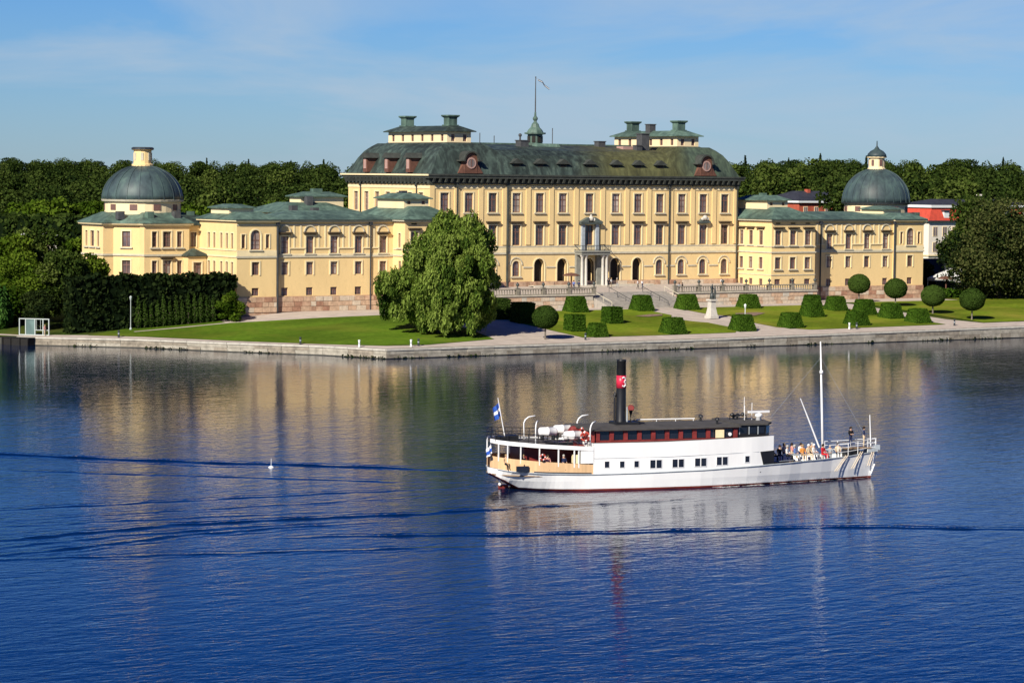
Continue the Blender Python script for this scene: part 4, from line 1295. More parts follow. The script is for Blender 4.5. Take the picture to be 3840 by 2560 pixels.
def chapel(s):
    C0 = Vector((s * 71.0, 13.2))
    a, Rn, R_ = 3.6, 6.4, 8.0
    pts = [(-a, -R_), (a, -R_), (a, -Rn), (Rn, -a), (R_, -a), (R_, a), (Rn, a), (a, Rn), (a, R_), (-a, R_), (-a, Rn), (-Rn, a), (-R_, a), (-R_, -a), (-Rn, -a), (-a, -Rn)]
    P = [(C0.x + x, C0.y + y) for x, y in pts]
    mb = MB()
    n = len(P)
    K = lambda: rp.choice(['std', 'blind', 'dim', 'curtain'])
    for i in range(n):
        p, q = P[i], P[(i + 1) % n]
        L = math.hypot(q[0] - p[0], q[1] - p[1])
        ops = []
        if L > 7:
            for ds, w in ((-2.0, .8), (0, 1.3), (2.0, .8)):
                ops += [dict(s=L / 2 + ds, w=w, b=12.8, t=15.05, kind=K(), ex=('surround', 'sill')), dict(s=L / 2 + ds, w=w, b=8.9, t=10.85, kind=K(), ex=('surround', 'hood') if ds == 0 else ('surround',))]
        elif 3.2 < L < 5:
            ops = [dict(s=L / 2, w=1.25, b=12.8, t=15.05, kind=K(), ex=('surround', 'sill')), dict(s=L / 2, w=1.25, b=8.9, t=10.85, kind=K(), ex=('surround', 'sill'))]
        wall_face(mb, p, q, GZ - 1, 16.0, ops)
    mb.poly([(x, y, 16.0) for x, y in P])
    pal(mb, 'wall', 'yellow_plaster')
    def ring(k, z, add=0.0):
        return [(C0.x + (x + math.copysign(add, x)) * k, C0.y + (y + math.copysign(add, y)) * k, z) for x, y in pts]
    t = MB(); t.loft([ring(1, 15.75, .12), ring(1, 15.95, .2), ring(1, 15.98, .42), ring(1, 16.2, .5)])
    pal(t, 'cornice', 'trim_cream')
    t = MB(); t.loft([ring(1, 11.5, .13), ring(1, 11.78, .13)])
    pal(t, 'string_course', 'trim_grey')
    t = MB(); t.loft([ring(1, 16.2, .55), ring(1, 16.32, .55), ring(.66, 17.75, .2)])
    pal(t, 'roof', 'copper_green')
    for k in range(4):
        ang = -PI / 2 + (k - 1.5) * .62
        t = MB(); xx, yy = C0.x + 7.0 * math.cos(ang), C0.y + 7.0 * math.sin(ang); t.box(xx - .5, xx + .5, yy - .5, yy + .5, 16.7, 17.9)
        pal(t, 'chimney', 'copper_green' if k % 2 else 'chimney_grey')
    t = MB(); t.lathe([(5.55, 17.0), (5.55, 19.25)], 32, C0)
    dr = pal(t, 'drum', 'pale_plaster', smooth=False)
    for k in range(10):
        an = k * 2 * PI / 10 + .25
        q = MB(); q.T = Matrix.Translation((C0.x + 5.53 * math.cos(an), C0.y + 5.53 * math.sin(an), 18.05)) @ Matrix.Rotation(an - PI / 2, 4, 'Z')
        q.box(-.55, .55, -.05, .06, 0, .85); q.build('drum_window', 'frame_brown', dr)
    t = MB(); t.lathe([(5.6, 19.2), (5.95, 19.3), (6.05, 19.55), (5.9, 19.6)], 32, C0)
    pal(t, 'drum_cornice', 'trim_grey' if s < 0 else 'dark_metal')
    H = 5.05 if s < 0 else 6.0
    prof = [(5.95 * math.cos(q * PI / 2 / 12), 19.58 + H * math.sin(q * PI / 2 / 12)) for q in range(12)]
    prof = [(r, z) for r, z in prof if r > 1.2] + [(1.2, prof[-1][1] + .02)]
    t = MB(); t.lathe(prof, 48, C0)
    do = pal(t, 'dome', 'dome_metal', smooth=True)
    ribs = 20 if s < 0 else 24
    for k in range(ribs):
        an = 2 * PI * (k + .3) / ribs
        q = MB()
        w_ = .055
        q.T = Matrix.Translation((C0.x, C0.y, 0)) @ Matrix.Rotation(an, 4, 'Z')
        q.loft([[(r - .02, -w_, z), (r + .07, -w_, z + .03), (r + .07, w_, z + .03), (r - .02, w_, z)] for r, z in prof])
        q.build('rib', 'dome_metal', do)
    zt = prof[-1][1]
    t = MB()
    if s < 0:
        t.lathe([(1.6, zt - .25), (1.6, zt + .1), (1.34, zt + .2), (1.28, zt + 2.1), (1.6, zt + 2.25)], 14, C0)
        la = pal(t, 'dome_lantern', 'yellow_plaster')
        t = MB(); t.lathe([(1.64, zt + 2.25), (1.64, zt + 2.5), (1.4, zt + 2.62), (1.4, zt + 2.5)], 14, C0); t.build('lantern_cap', 'dark_metal', la)
        for k in range(7):
            an = k * 2 * PI / 7 - 1.2
            q = MB(); q.T = Matrix.Translation((C0.x + 1.29 * math.cos(an), C0.y + 1.29 * math.sin(an), zt + .7)) @ Matrix.Rotation(an - PI / 2, 4, 'Z')
            q.box(-.2, .2, -.03, .06, 0, 1.1); q.build('lantern_window', 'trim_grey', la)
    else:
        t.lathe([(1.6, zt - .3), (1.6, zt), (1.4, zt + .1), (1.4, zt + 1.75), (1.75, zt + 1.85), (1.75, zt + 2.0)], 12, C0)
        la = pal(t, 'dome_lantern', 'pale_plaster')
        t = MB(); t.lathe([(1.75, zt + 2.0), (1.6, zt + 2.5), (1.15, zt + 3.0), (.5, zt + 3.35), (.12, zt + 3.9), (.08, zt + 4.8)], 16, C0); t.build('lantern_cap', 'dome_metal', la, True)
        for k in range(6):
            an = k * 2 * PI / 6 - 1.75
            q = MB(); q.T = Matrix.Translation((C0.x + 1.38 * math.cos(an), C0.y + 1.38 * math.sin(an), zt + .45)) @ Matrix.Rotation(an - PI / 2, 4, 'Z')
            q.box(-.24, .24, -.03, .07, 0, 1.05); q.build('lantern_window', 'frame_brown', la)
for s_ in (-1, 1):
    orange_side(s_)
    chapel(s_)
# pennant on the cupola's pole
fl = MB()
fp = [(0.45, 0, 39.05), (1.2, -.15, 38.75), (1.8, .1, 38.2), (2.6, -.1, 37.65)]
for (x0, y0, z0), (x1, y1, z1) in zip(fp[:-1], fp[1:]):
    for dz0, dz1, m_ in ((0, .09, 0), (.09, .18, 1), (.18, .27, 0)):
        fl.hull([(x0 + cx_, y0 + cy_ - .02, z0 - dz1), (x1 + cx_, y1 + cy_ - .02, z1 - dz1), (x1 + cx_, y1 + cy_ + .02, z1 - dz1), (x0 + cx_, y0 + cy_ + .02, z0 - dz1)],
                [(x0 + cx_, y0 + cy_ - .02, z0 - dz0), (x1 + cx_, y1 + cy_ - .02, z1 - dz0), (x1 + cx_, y1 + cy_ + .02, z1 - dz0), (x0 + cx_, y0 + cy_ + .02, z0 - dz0)], m_)
fl.tube([(cx_, cy_, 39.2), (cx_ + .5, cy_, 39.0)], .03, 4, 1)
tag(fl.build('pennant', ['slate_dark', 'flag_white']), 'narrow pennant flying from the pole above the palace roof', 'flag')

# ------------------------------------------------------------------ terrace, balustrades, stairs
def terr_z(y):
    return 6.5 + (y + 1.5) * 0.0773 if y < -1.5 else 6.5
TY = -12.5
m = MB()
tp = [(-36.2, TY), (-7.9, TY), (-7.9, -9.5), (7.7, -9.5), (7.7, TY), (36.2, TY), (36.2, -8.4), (30.1, -8.4), (30.1, -.1), (-30.1, -.1), (-30.1, -8.4), (-36.2, -8.4)]
def zt_(p):
    return terr_z(p[1])
m.hull([(x, y, GZ - .8) for x, y in tp], [(x, y, zt_((x, y))) for x, y in tp])
terrace = structure(m.build('terrace', 'paving'))
TS = [stone_mesh(mt, 1.0, 0.1, 1.0, 80 + i) for i, mt in enumerate(['granite_b', 'granite_d', 'granite_b', 'stone_pale', 'granite_d'])]
for xa, xb in ((-36.2, -7.9), (7.7, 36.2)):
    for r_ in range(3):
        x = xa
        while x < xb - .25:
            w_ = min(rp.uniform(.9, 1.7), xb - x)
            put('stone', rp.choice(TS), terrace, (x + w_ / 2, TY - .03 - rp.uniform(0, .04), GZ - .05 + r_ * .6), 0, scale=(w_ - .05, 1, .55))
            x += w_
    m = MB(); m.box(xa - .1, xb + .1, TY - .25, TY + .35, 5.60, 5.78)
    m.build('coping', 'stone_pale', terrace)
bl = MB(); bl.lathe([(.09, 0), (.1, .06), (.06, .12), (.12, .32), (.06, .58), (.09, .66)], 6)
blm = bl.mesh('baluster', 'balustrade_stone')
po = MB(); po.box(-.28, .28, -.22, .22, 0, 1.0); po.box(-.34, .34, -.28, .28, 1.0, 1.1)
pom = po.mesh('post', 'balustrade_stone')
ur = MB(); ur.lathe([(.16, 1.1), (.1, 1.2), (.08, 1.3), (.24, 1.5), (.28, 1.68), (.14, 1.8), (.05, 1.95)], 8)
urm = ur.mesh('urn', 'bronze', True)
for xa, xb, lab in ((-36.0, -7.6, 'stone balustrade with urns along the terrace edge left of the stairs'), (7.4, 36.0, 'stone balustrade with urns along the terrace edge right of the stairs')):
    b = tag(empty('balustrade', ((xa + xb) / 2, TY, 5.78)), lab, 'balustrade')
    h = (xb - xa) / 2
    m = MB(); m.box(-h, h, -.16, .16, 0, .14); m.build('base_rail', 'balustrade_stone', b)
    m = MB(); m.box(-h, h, -.2, .2, .80, .97); m.build('top_rail', 'balustrade_stone', b)
    npost = 7
    for k in range(npost):
        x = -h + .2 + k * (2 * h - .4) / (npost - 1)
        put('post', pom, b, (x, 0, 0))
        put('urn', urm, b, (x, 0, 0))
    k = 0
    x = -h + .6
    while x < h - .5:
        put('baluster', blm, b, (x, 0, .14))
        x += .47
st = tag(empty('staircase', (-.1, -12.5, GZ)), 'broad pale stone staircase from the garden up to the palace terrace', 'staircase')
ns = 12
for k in range(ns):
    m = MB()
    y1 = -17.2 + k * .62
    z1 = GZ + .1 + (terr_z(-9.8) - GZ - .1) * (k + 1) / ns
    m.box(-7.75, 7.75, y1 + 12.5, y1 + .64 + 12.5 if k < ns - 1 else 3.05, -.5, z1 - GZ)
    m.build('step', 'stair_stone', st)
for x in (-3.2, 3.2, 7.4, -7.4):
    m = MB()
    for kk in range(4):
        y = -16.8 + kk * 2.2
        z = .25 + kk * .63
        m.tube([(x, y + 12.5, z - .2), (x, y + 12.5, z + .8)], .04, 5)
    m.tube([(x, -16.8 + 12.5, 1.05), (x, -10.2 + 12.5, 2.95)], .045, 5)
    m.build('handrail', 'dark_metal' if abs(x) < 5 else 'trim_grey', st)
st2 = tag(empty('doorway_steps', (0, -1.1, terr_z(-2.2))), 'low stone steps along the row of arched palace doorways', 'steps')
for k in range(2):
    m = MB(); m.box(-11.6, 11.6, -1.1 + k * .5, .95, -.3, .1 + k * .1); m.build('step', 'stone_pale', st2)

# ------------------------------------------------------------------ statue, parasols, lamps, bollards, gate, dock, buoy
g0 = ground_z(.5, -31)
s_ = tag(empty('statue', (.5, -31, g0)), 'dark bronze figure on a tall white marble plinth in the parterre', 'statue')
m = MB()
m.box(-.75, .75, -.75, .75, 0, .35); m.hull(rect(-.66, .66, -.66, .66, .35), rect(-.46, .46, -.46, .46, 1.5)); m.hull(rect(-.46, .46, -.46, .46, 1.5), rect(-.42, .42, -.42, .42, 2.6)); m.box(-.62, .62, -.62, .62, 2.6, 2.85)
m.build('plinth', 'marble', s_)
# parasols
def parasol(loc, lab, r=1.0, h=2.5):
    p = tag(empty('parasol', loc), lab, 'parasol')
    m = MB(); m.tube([(0, 0, 0), (0, 0, h)], .12, 6); m.lathe([(.45, 0), (.4, .25), (.14, .35)], 8); m.build('pole', 'dormer_brown', p)
    m = MB(); m.lathe([(r, h - .25), (r, h - .12), (r * .55, h + .12), (.06, h + .25)], 8); m.build('canopy', 'dormer_brown', p)
parasol((-6.95, -5.23, terr_z(-5.23)), 'brown parasol standing on the terrace left of the portal columns', 1.35, 2.3)
parasol((70.2, -6.0, GZ), 'brown parasol beside the far corner of the right wing', 1.5, 3.4)

def lamp_post(x, y, h, lab, mat='white_paint'):
    l = tag(empty('lamp_post', (x, y, ground_z(x, y))), lab, 'lamp post')
    m = MB(); m.tube([(0, 0, 0), (0, 0, .5), (0, 0, h - .5)], [.09, .06, .05], 8); m.lathe([(.18, 0), (.16, .2), (.1, .3)], 8); m.build('post', mat, l)
    m = MB(); m.lathe([(.1, h - .5), (.2, h - .1), (.16, h - .05), (.05, h + .08)], 8); m.build('lantern', mat, l)
lamp_post(-83.36, -8.62, 4.6, 'tall pale lamp post on the lawn before the dark hedge', 'pale_steel')
lamp_post(-3.7, -44.2, 3.7, 'slim white lamp post beside the path to the quay')

def bollard(x, y, mat, lab, h=.95, r=.13):
    b = tag(empty('bollard', (x, y, ground_z(x, y))), lab, 'bollard', 'bollards along the quay')
    m = MB(); m.lathe([(r * 1.2, 0), (r * 1.2, .12), (r, .16), (r * .9, h - .2), (r * 1.25, h - .15), (r * 1.2, h - .03), (r * .5, h)], 8); m.build('post', mat, b)
    m = MB(); m.lathe([(r * .96, h * .45), (r * 1.0, h * .45), (r * 1.0, h * .6), (r * .96, h * .6)], 8); m.build('collar', 'ship_grey', b)
for x, y, mt, lab in ((-88.0, -14.6, 'dark_metal', 'dark bollard by the foot of the lamp post on the left quay'),
                      (-73.0, -38.0, 'dark_metal', 'dark bollard on the lawn edge of the left quay halfway to the corner'),
                      (-69.0, -46.4, 'white_paint', 'white bollard just left of the quay corner'),
                      (-63.1, -49.6, 'white_paint', 'white bollard just right of the quay corner'),
                      (-61.6, -49.0, 'dark_metal', 'dark bollard beside the white one below the willow'),
                      (-34.4, -48.1, 'dark_metal', 'dark bollard in front of the lowest clipped bush'),
                      (-4.9, -45.0, 'dark_metal', 'dark bollard at the foot of the slim white lamp post'),
                      (13.5, -47.0, 'white_paint', 'white bollard in the middle of the right quay'),
                      (14.9, -47.0, 'dark_metal', 'dark bollard beside the white one on the right quay'),
                      (33.8, -47.4, 'dark_metal', 'dark bollard near the last ball tree on the right quay')):
    bollard(x, y, mt, lab)

ga = tag(empty('gate', (-96.3, -5.5, 1.12), math.atan2(-5.0, 4.4)), 'white steel gate with glazed bays by the boat dock', 'gate')
m = MB()
for x in (-3.3, -1.9, .2, 2.0, 3.3):
    m.box(x - .09, x + .09, -.09, .09, 0, 2.35)
m.box(-3.39, 3.39, -.1, .1, 2.3, 2.42)
m.box(-3.3, 3.3, -.07, .07, .12, .24)
m.box(.2, 3.3, -.05, .05, .8, .9)
m.build('gate_frame', 'pale_steel', ga)
m = MB(); m.box(-1.8, .1, -.03, .03, .25, 2.28); m.build('glass_panel', 'glass_green', ga)
ga.scale = (.66, 1, 1)
m = MB(); m.box(.5, .56, -.05, .05, .9, 2.3); m.box(1.4, 1.46, -.05, .05, .9, 2.3); m.build('gate_bars', 'pale_steel', ga)

dk = tag(empty('boat_dock', (-98.2, -5.6, 0), math.atan2(-4.0, 2.0)), 'boat dock with a dark opening under the quay edge at the far left', 'dock')
m = MB()
m.box(-2.3, 2.3, -1.3, -.1, -.6, 1.0)  # near-black box colours in the shade of the slip opening
m.build('shaded_opening', 'timber_dark', dk)
m = MB(); m.box(-2.4, 2.4, -1.4, .2, 1.0, 1.08); m.build('deck', 'timber_dark', dk)
for x in (-2.2, -.8, .8, 2.2):
    m = MB(); m.tube([(x, -1.4, -.8), (x, -1.4, 1.05)], .12, 6); m.build('pile', 'timber_dark', dk)

bu = tag(empty('buoy', (-142.2, -157.2, 0)), 'small white buoy with a stick floating in the wake', 'buoy')
m = MB(); m.lathe([(.15, -.2), (.24, -.05), (.24, .03), (.14, .1), (.05, .16)], 12); m.build('float', 'radar_white', bu, True)
m = MB(); m.tube([(0, 0, .2), (0, 0, .72)], .02, 5); m.build('stick', 'radar_white', bu)

# ------------------------------------------------------------------ buildings beyond the palace
def far_windows(par, xs_, zs, y, w, h, n=-1):
    fr = MB(); fr.box(-w / 2 - .12, w / 2 + .12, -.06, 0, -.1, h + .12)
    pn = MB(); pn.box(-w / 2, -.05, -.08, -.05, 0, h); pn.box(.05, w / 2, -.08, -.05, 0, h)
    fm_, pm_ = fr.mesh('window', 'trim_cream'), pn.mesh('pane', 'glass')
    for z in zs:
        for x in xs_:
            o = put('window', fm_, par, (x, y, z))
            put('pane', pm_, o)
hb = tag(empty('house', (123.0, 40.0, GZ)), 'white house with a red mansard roof behind the dark tree at right', 'house')
m = MB(); m.box(-15, 15, 0, 11, -.5, 11.9); m.build('wall', 'white_plaster', hb)
far_windows(hb, [-13.4 + 2.45 * k for k in range(11)], (6.2, 9.2, 2.8), 0, .95, 1.7)
m = MB(); m.box(-15.2, 15.2, -.25, 11.2, 5.35, 5.6); m.build('string_course', 'trim_cream', hb)
m = MB(); m.box(-15.5, 15.5, -.5, 11.5, 11.9, 12.15); m.build('eaves', 'slate_dark', hb)
m = MB(); m.loft([rect(-15.4, 15.4, -.4, 11.4, 12.15), rect(-13.6, 13.6, .8, 10.2, 14.6)]); rf = m.build('mansard_roof', 'red_tile', hb)
m = MB(); m.box(-14.1, 14.1, .4, 10.6, 14.6, 15.1); m.build('white_cornice', 'white_paint', hb)
m = MB(); m.loft([rect(-13.8, 13.8, .6, 10.4, 15.1), rect(-9, 9, 4.5, 6.5, 16.2)]); m.build('upper_roof', 'slate_dark', hb)
for x in (-10.6, -5.3, 0, 5.3, 10.6):
    m = MB(); m.box(x - .65, x + .65, -.15, 2.2, 12.2, 13.9); dmr = m.build('dormer', 'white_paint', rf)
    m = MB(); m.box(x - .85, x + .85, -.35, 2.2, 13.9, 14.15); m.build('dormer_roof', 'slate_dark', rf)
for x in (3.0,):
    m = MB(); m.box(x - .4, x + .4, 5, 5.8, 15.5, 17.2); m.build('chimney', 'white_plaster', hb)

rb = tag(empty('building', (121.5, 88.0, 4.2)), 'red brick building with a dark roof and pale eaves behind the right wing', 'building')
m = MB(); m.box(-6, 9.0, 0, 12, -.5, 14.4); m.build('wall', 'red_brick', rb)
far_windows(rb, [-4.2 + 2.9 * k for k in range(5)], (12.0, 8.5), 0, .9, 1.5)
m = MB(); m.box(-6.5, 9.5, -.5, 12.5, 14.4, 14.8); m.build('eaves', 'white_paint', rb)
m = MB(); m.loft([rect(-6.5, 9.5, -.5, 12.5, 14.8), rect(-2, 5, 5, 7, 16.8)]); m.build('roof', 'slate_dark', rb)
for x in (0,):
    m = MB(); m.box(x - .4, x + .4, 4, 5, 15.5, 17.2); m.build('chimney', 'red_brick', rb)

def tent(x, y, w, d, h, lab, mat='tent_grey'):
    t = tag(empty('marquee', (x, y, GZ)), lab, 'marquee')
    m = MB(); m.loft([rect(-w / 2, w / 2, -d / 2, d / 2, h * .45), rect(-w / 2, w / 2, -d / 2, d / 2, h * .55), rect(-.2, .2, -.2, .2, h)]); m.build('canopy', mat, t)
    for sx in (-1, 1):
        for sy in (-1, 1):
            m = MB(); m.tube([(sx * (w / 2 - .1), sy * (d / 2 - .1), 0), (sx * (w / 2 - .1), sy * (d / 2 - .1), h * .5)], .07, 5); m.build('leg', 'white_paint', t)
tent(84, 6, 8, 7, 4.8, 'pale pointed marquee just right of the right wing')
tent(91.0, 1, 9, 7, 3.6, 'low pale marquee half hidden by the dark tree')
tent(110, -4, 9, 6, 3.2, 'pale marquee behind the dark tree near the right edge')
sh = tag(empty('shed', (94, 18, GZ)), 'low shed with a dark slate roof behind the pale marquees', 'shed')
m = MB(); m.box(-7, 5, 0, 7, -.3, 2.6); m.build('wall', 'timber_dark', sh)
m = MB(); m.loft([rect(-7.5, 5.5, -.6, 7.6, 2.6), rect(-4, 2, 3.3, 3.7, 5.6)]); m.build('roof', 'slate_dark', sh)
gb = tag(empty('pavilion', (-62.0, 70.0, GZ)), 'small pale pavilion half hidden by shrubs left of the left dome', 'pavilion')
m = MB(); m.box(-2, 3, 0, 5, -.3, 9.2); m.build('wall', 'white_plaster', gb)
m = MB(); m.loft([rect(-2.3, 3.3, -.4, 5.4, 9.2), rect(-.5, 1.5, 2, 3, 9.7)]); m.build('roof', 'tent_grey', gb)
far_windows(gb, (-.8, 1.6), (7.4,), 0, .9, 1.3)

# ------------------------------------------------------------------ vegetation
def leaf_cloud(blobs, n, size, seed, droop=0.0, aspect=1.0, shell=(0.72, 1.05), flat=0.55, tone_blob=0.25, tone_leaf=0.22, up=0.12, lumpy=0.10):
    """leaf-sized faces spread over clumps; returns V, Q, tone"""
    R = np.random.default_rng(seed)
    B = np.array(blobs, dtype=float)           # x,y,z,rx,ry,rz
    wgt = B[:, 3] * B[:, 5]
    idx = R.choice(len(B), n, p=wgt / wgt.sum())
    d = R.normal(size=(n, 3))
    d /= np.linalg.norm(d, axis=1)[:, None]
    rr = R.uniform(shell[0], shell[1], n)[:, None]
    lump = 1 + lumpy * np.sin(d[:, :1] * 7 + idx[:, None]) + lumpy * np.sin(d[:, 2:] * 8 + idx[:, None] * 2.1)
    c = B[idx, :3] + d * B[idx, 3:6] * rr * lump
    # leaves that fall well inside another clump are wasted: push half of them out
    nrm = d * (1 - flat) + R.normal(size=(n, 3)) * flat
    nrm[:, 2] += up
    nrm /= np.linalg.norm(nrm, axis=1)[:, None]
    a = np.cross(nrm, np.array([0, 0, 1.0]))
    la = np.linalg.norm(a, axis=1)
    a[la < 1e-3] = (1, 0, 0)
    a /= np.maximum(np.linalg.norm(a, axis=1), 1e-6)[:, None]
    b = np.cross(nrm, a)
    th_ = R.uniform(0, 2 * PI, n) if droop == 0 else R.normal(0, 0.25, n)
    a2 = a * np.cos(th_)[:, None] + b * np.sin(th_)[:, None]
    b2 = -a * np.sin(th_)[:, None] + b * np.cos(th_)[:, None]
    s = size * R.uniform(0.6, 1.35, n)[:, None]
    h1, h2 = a2 * s * 0.5, b2 * s * 0.5 * aspect
    V = np.stack([c - h1 - h2, c + h1 - h2 * 0.8, c + h1 * 0.7 + h2, c - h1 * 0.8 + h2 * 0.9], 1).reshape(-1, 3)
    Q = np.arange(4 * n).reshape(n, 4)
    bt = R.normal(0, tone_blob, len(B))
    tone = np.clip(0.5 + bt[idx] + R.normal(0, tone_leaf, n), 0, 1)
    return V, Q, tone

def crown_mesh(name, mat, *a, **k):
    V, Q, t = leaf_cloud(*a, **k)
    return np_mesh(name, V, Q, mat, False, t)

def random_crown(seed, r, h, nb, base=0.25, irregular=0.25):
    """clumps filling an uneven egg of radius r, height h above z0 = base*h"""
    R = random.Random(seed)
    out = []
    for k in range(nb):
        u = (k + .5) / nb
        z = base * h + (1 - base) * h * (0.10 + 0.80 * R.random())
        f = (z / h - base) / (1 - base)
        rad_ = r * math.sqrt(max(0.05, 1 - (2 * f - 0.85) ** 2 / 1.5)) * (0.62 + irregular * R.uniform(-1, 1))
        an = k * 2.399 + R.uniform(-.4, .4)
        q = r * R.uniform(0.26, 0.46)
        out.append((rad_ * math.cos(an), rad_ * math.sin(an), z, q, q, q * R.uniform(.7, .95)))
    out.append((0, 0, h * (base + (1 - base) * .5), r * .55, r * .55, h * (1 - base) * .36))
    out.append((0.1 * r, 0, h * 0.88, r * .42, r * .42, r * .36))
    return out

def trunk_mesh(h, r, mat='bark', limbs=5, seed=1, spread=0.5):
    R = random.Random(seed)
    m = MB()
    m.tube([(0, 0, -.4), (0, 0, .2), (.05 * h, .02 * h, h * .5), (.03 * h, 0, h)], [r * 1.5, r, r * .75, r * .3], 8)
    for k in range(limbs):
        a = k * 2.4 + R.random()
        z = h * R.uniform(.35, .8)
        L = h * spread * R.uniform(.6, 1)
        m.tube([(.04 * h, .01 * h, z), (.5 * L * math.cos(a), .5 * L * math.sin(a), z + .35 * L), (L * math.cos(a), L * math.sin(a), z + .6 * L)], [r * .5, r * .32, r * .1], 6)
    return m.mesh('trunk', mat)

# the wood behind the palace: crown and trunk joined in one mesh per kind, copied tree by tree
def far_tree_mesh(mat, seed, r, h, n, size, conifer=False):
    if conifer:
        bl = []
        for k in range(9):
            f = k / 8
            q = r * (1.0 - .9 * f)
            bl.append((0, 0, h * (.14 + .82 * f), q, q, h * .075))
        V, Q, t = leaf_cloud(bl, n, size, seed, flat=.5)
    else:
        V, Q, t = leaf_cloud(random_crown(seed, r, h, 26, .10, .26), n, size, seed, flat=.55, tone_blob=.15)
    m = MB(); m.tube([(0, 0, -2), (0, 0, h * .6), (0, 0, h * .85)], [.3, .22, .08], 6)
    tv = np.array(m.v); tq = np.array([f for f in m.f if len(f) == 4])
    V2 = np.concatenate([V, tv]); Q2 = np.concatenate([Q, tq + len(V)])
    me = np_mesh('far_tree', V2, Q2, [mat, 'bark'], False, np.concatenate([t, np.full(len(tq), .3)]))
    mi = np.zeros(len(Q2), dtype=np.int32); mi[len(Q):] = 1
    me.polygons.foreach_set('material_index', mi)
    return me
FT = [far_tree_mesh('leaf_forest', 100 + i, 5.0 + .5 * (i % 3), 13.5 + (i % 4), 8000, .37) for i in range(5)]
FP = [far_tree_mesh('leaf_forest_pale', 120 + i, 4.6 + .5 * i, 12.5 + i, 7600, .37) for i in range(3)]
FC = [far_tree_mesh('leaf_conifer', 140 + i, 2.1, 15 + i, 1500, .5, True) for i in range(2)]
rf_ = random.Random(77)
cyaw, syaw = math.cos(YAW), math.sin(YAW)
def cam_to_world(a, d):
    return CAMPOS.x + a * cyaw + d * syaw, CAMPOS.y - a * syaw + d * cyaw
def forest(d, step, kinds, ztop, jz, amin=None, amax=None, gname=None, lab=None, skip=None):
    half = 0.189 * d * 1.06
    a = (-half if amin is None else amin) + rf_.uniform(0, step)
    while a < (half if amax is None else amax):
        dd = d + rf_.uniform(-9, 9)
        if not (skip and skip(a / dd)):
            x, y = cam_to_world(a, dd)
            me = rf_.choice(kinds)
            hz = max(v.co.z for v in me.vertices) if me.name not in HT else HT[me.name]
            HT[me.name] = hz
            gz = ground_z(x, y)
            want = ztop + 2.9 * sstep((a / dd - .05) / .06) + rf_.uniform(-jz, jz) - gz
            s = want / hz
            o = put('conifer_tree' if 'conifer' in me.materials[0].name else 'leafy_tree', me, None, (x, y, gz - .3), rf_.uniform(0, 6.28), scale=(max(s, .72) * rf_.uniform(.85, 1.15),) * 2 + (s,))
            tag(o, *(wood_label(a / dd, d, me) if gname is None else (lab, 'tree', gname)))
        a += step * rf_.uniform(.7, 1.3)
HT = {}
def wood_label(t, d, me):
    where = ('left of left dome' if t < -.15 else 'behind left dome' if t < -.12 else 'between left dome and main roof' if t < 0 else
             'between main roof and right dome' if t < .118 else 'behind right dome' if t < .149 else 'right of right dome')
    row = 'in the front row of the wood' if d < 560 else 'in the middle of the wood' if d < 740 else 'on the skyline of the wood'
    return ('dark green tree ' if 'pale' not in me.materials[0].name else 'olive green tree ') + row + ' ' + where, 'tree', 'trees ' + row + ' ' + where
ALL = FT + FT + FP
# tangent of the bearing from the camera: skip what the palace hides
hid = lambda t: -0.058 < t < 0.079
FB = [far_tree_mesh('leaf_bush', 160 + i, 4.2, 12.0, 4600, .45) for i in range(2)]
forest(505, 6.5, FB, 18.9, .5, None, -30, 'light green trees in front of the wood at left', 'light green tree in the row before the wood left of the left dome', lambda t: t > -0.075 or t < -.19)
redb = lambda t: hid(t) or .098 < t < .122
forest(535, 9.5, ALL, 20.8, 1.5, None, None, skip=redb)
forest(595, 10.0, ALL, 22.4, 1.3, None, None, skip=hid)
forest(640, 10.5, ALL, 23.9, 1.1, None, None, skip=hid)
forest(705, 10.5, ALL, 25.3, 1.0, None, None, skip=hid)
forest(780, 11.0, ALL, 26.6, .9, None, None, skip=hid)
forest(870, 10.0, FT, 27.6, .6, None, None, skip=hid)
forest(985, 10.5, FT, 28.4, .5, None, None, skip=hid)
forest(900, 13.0, FC, 29.0, .9, None, None, 'pointed conifers on the skyline of the wood', 'dark pointed conifer rising above the wood on the skyline', skip=lambda t: hid(t) or t < -.115 or rf_.random() < .25)

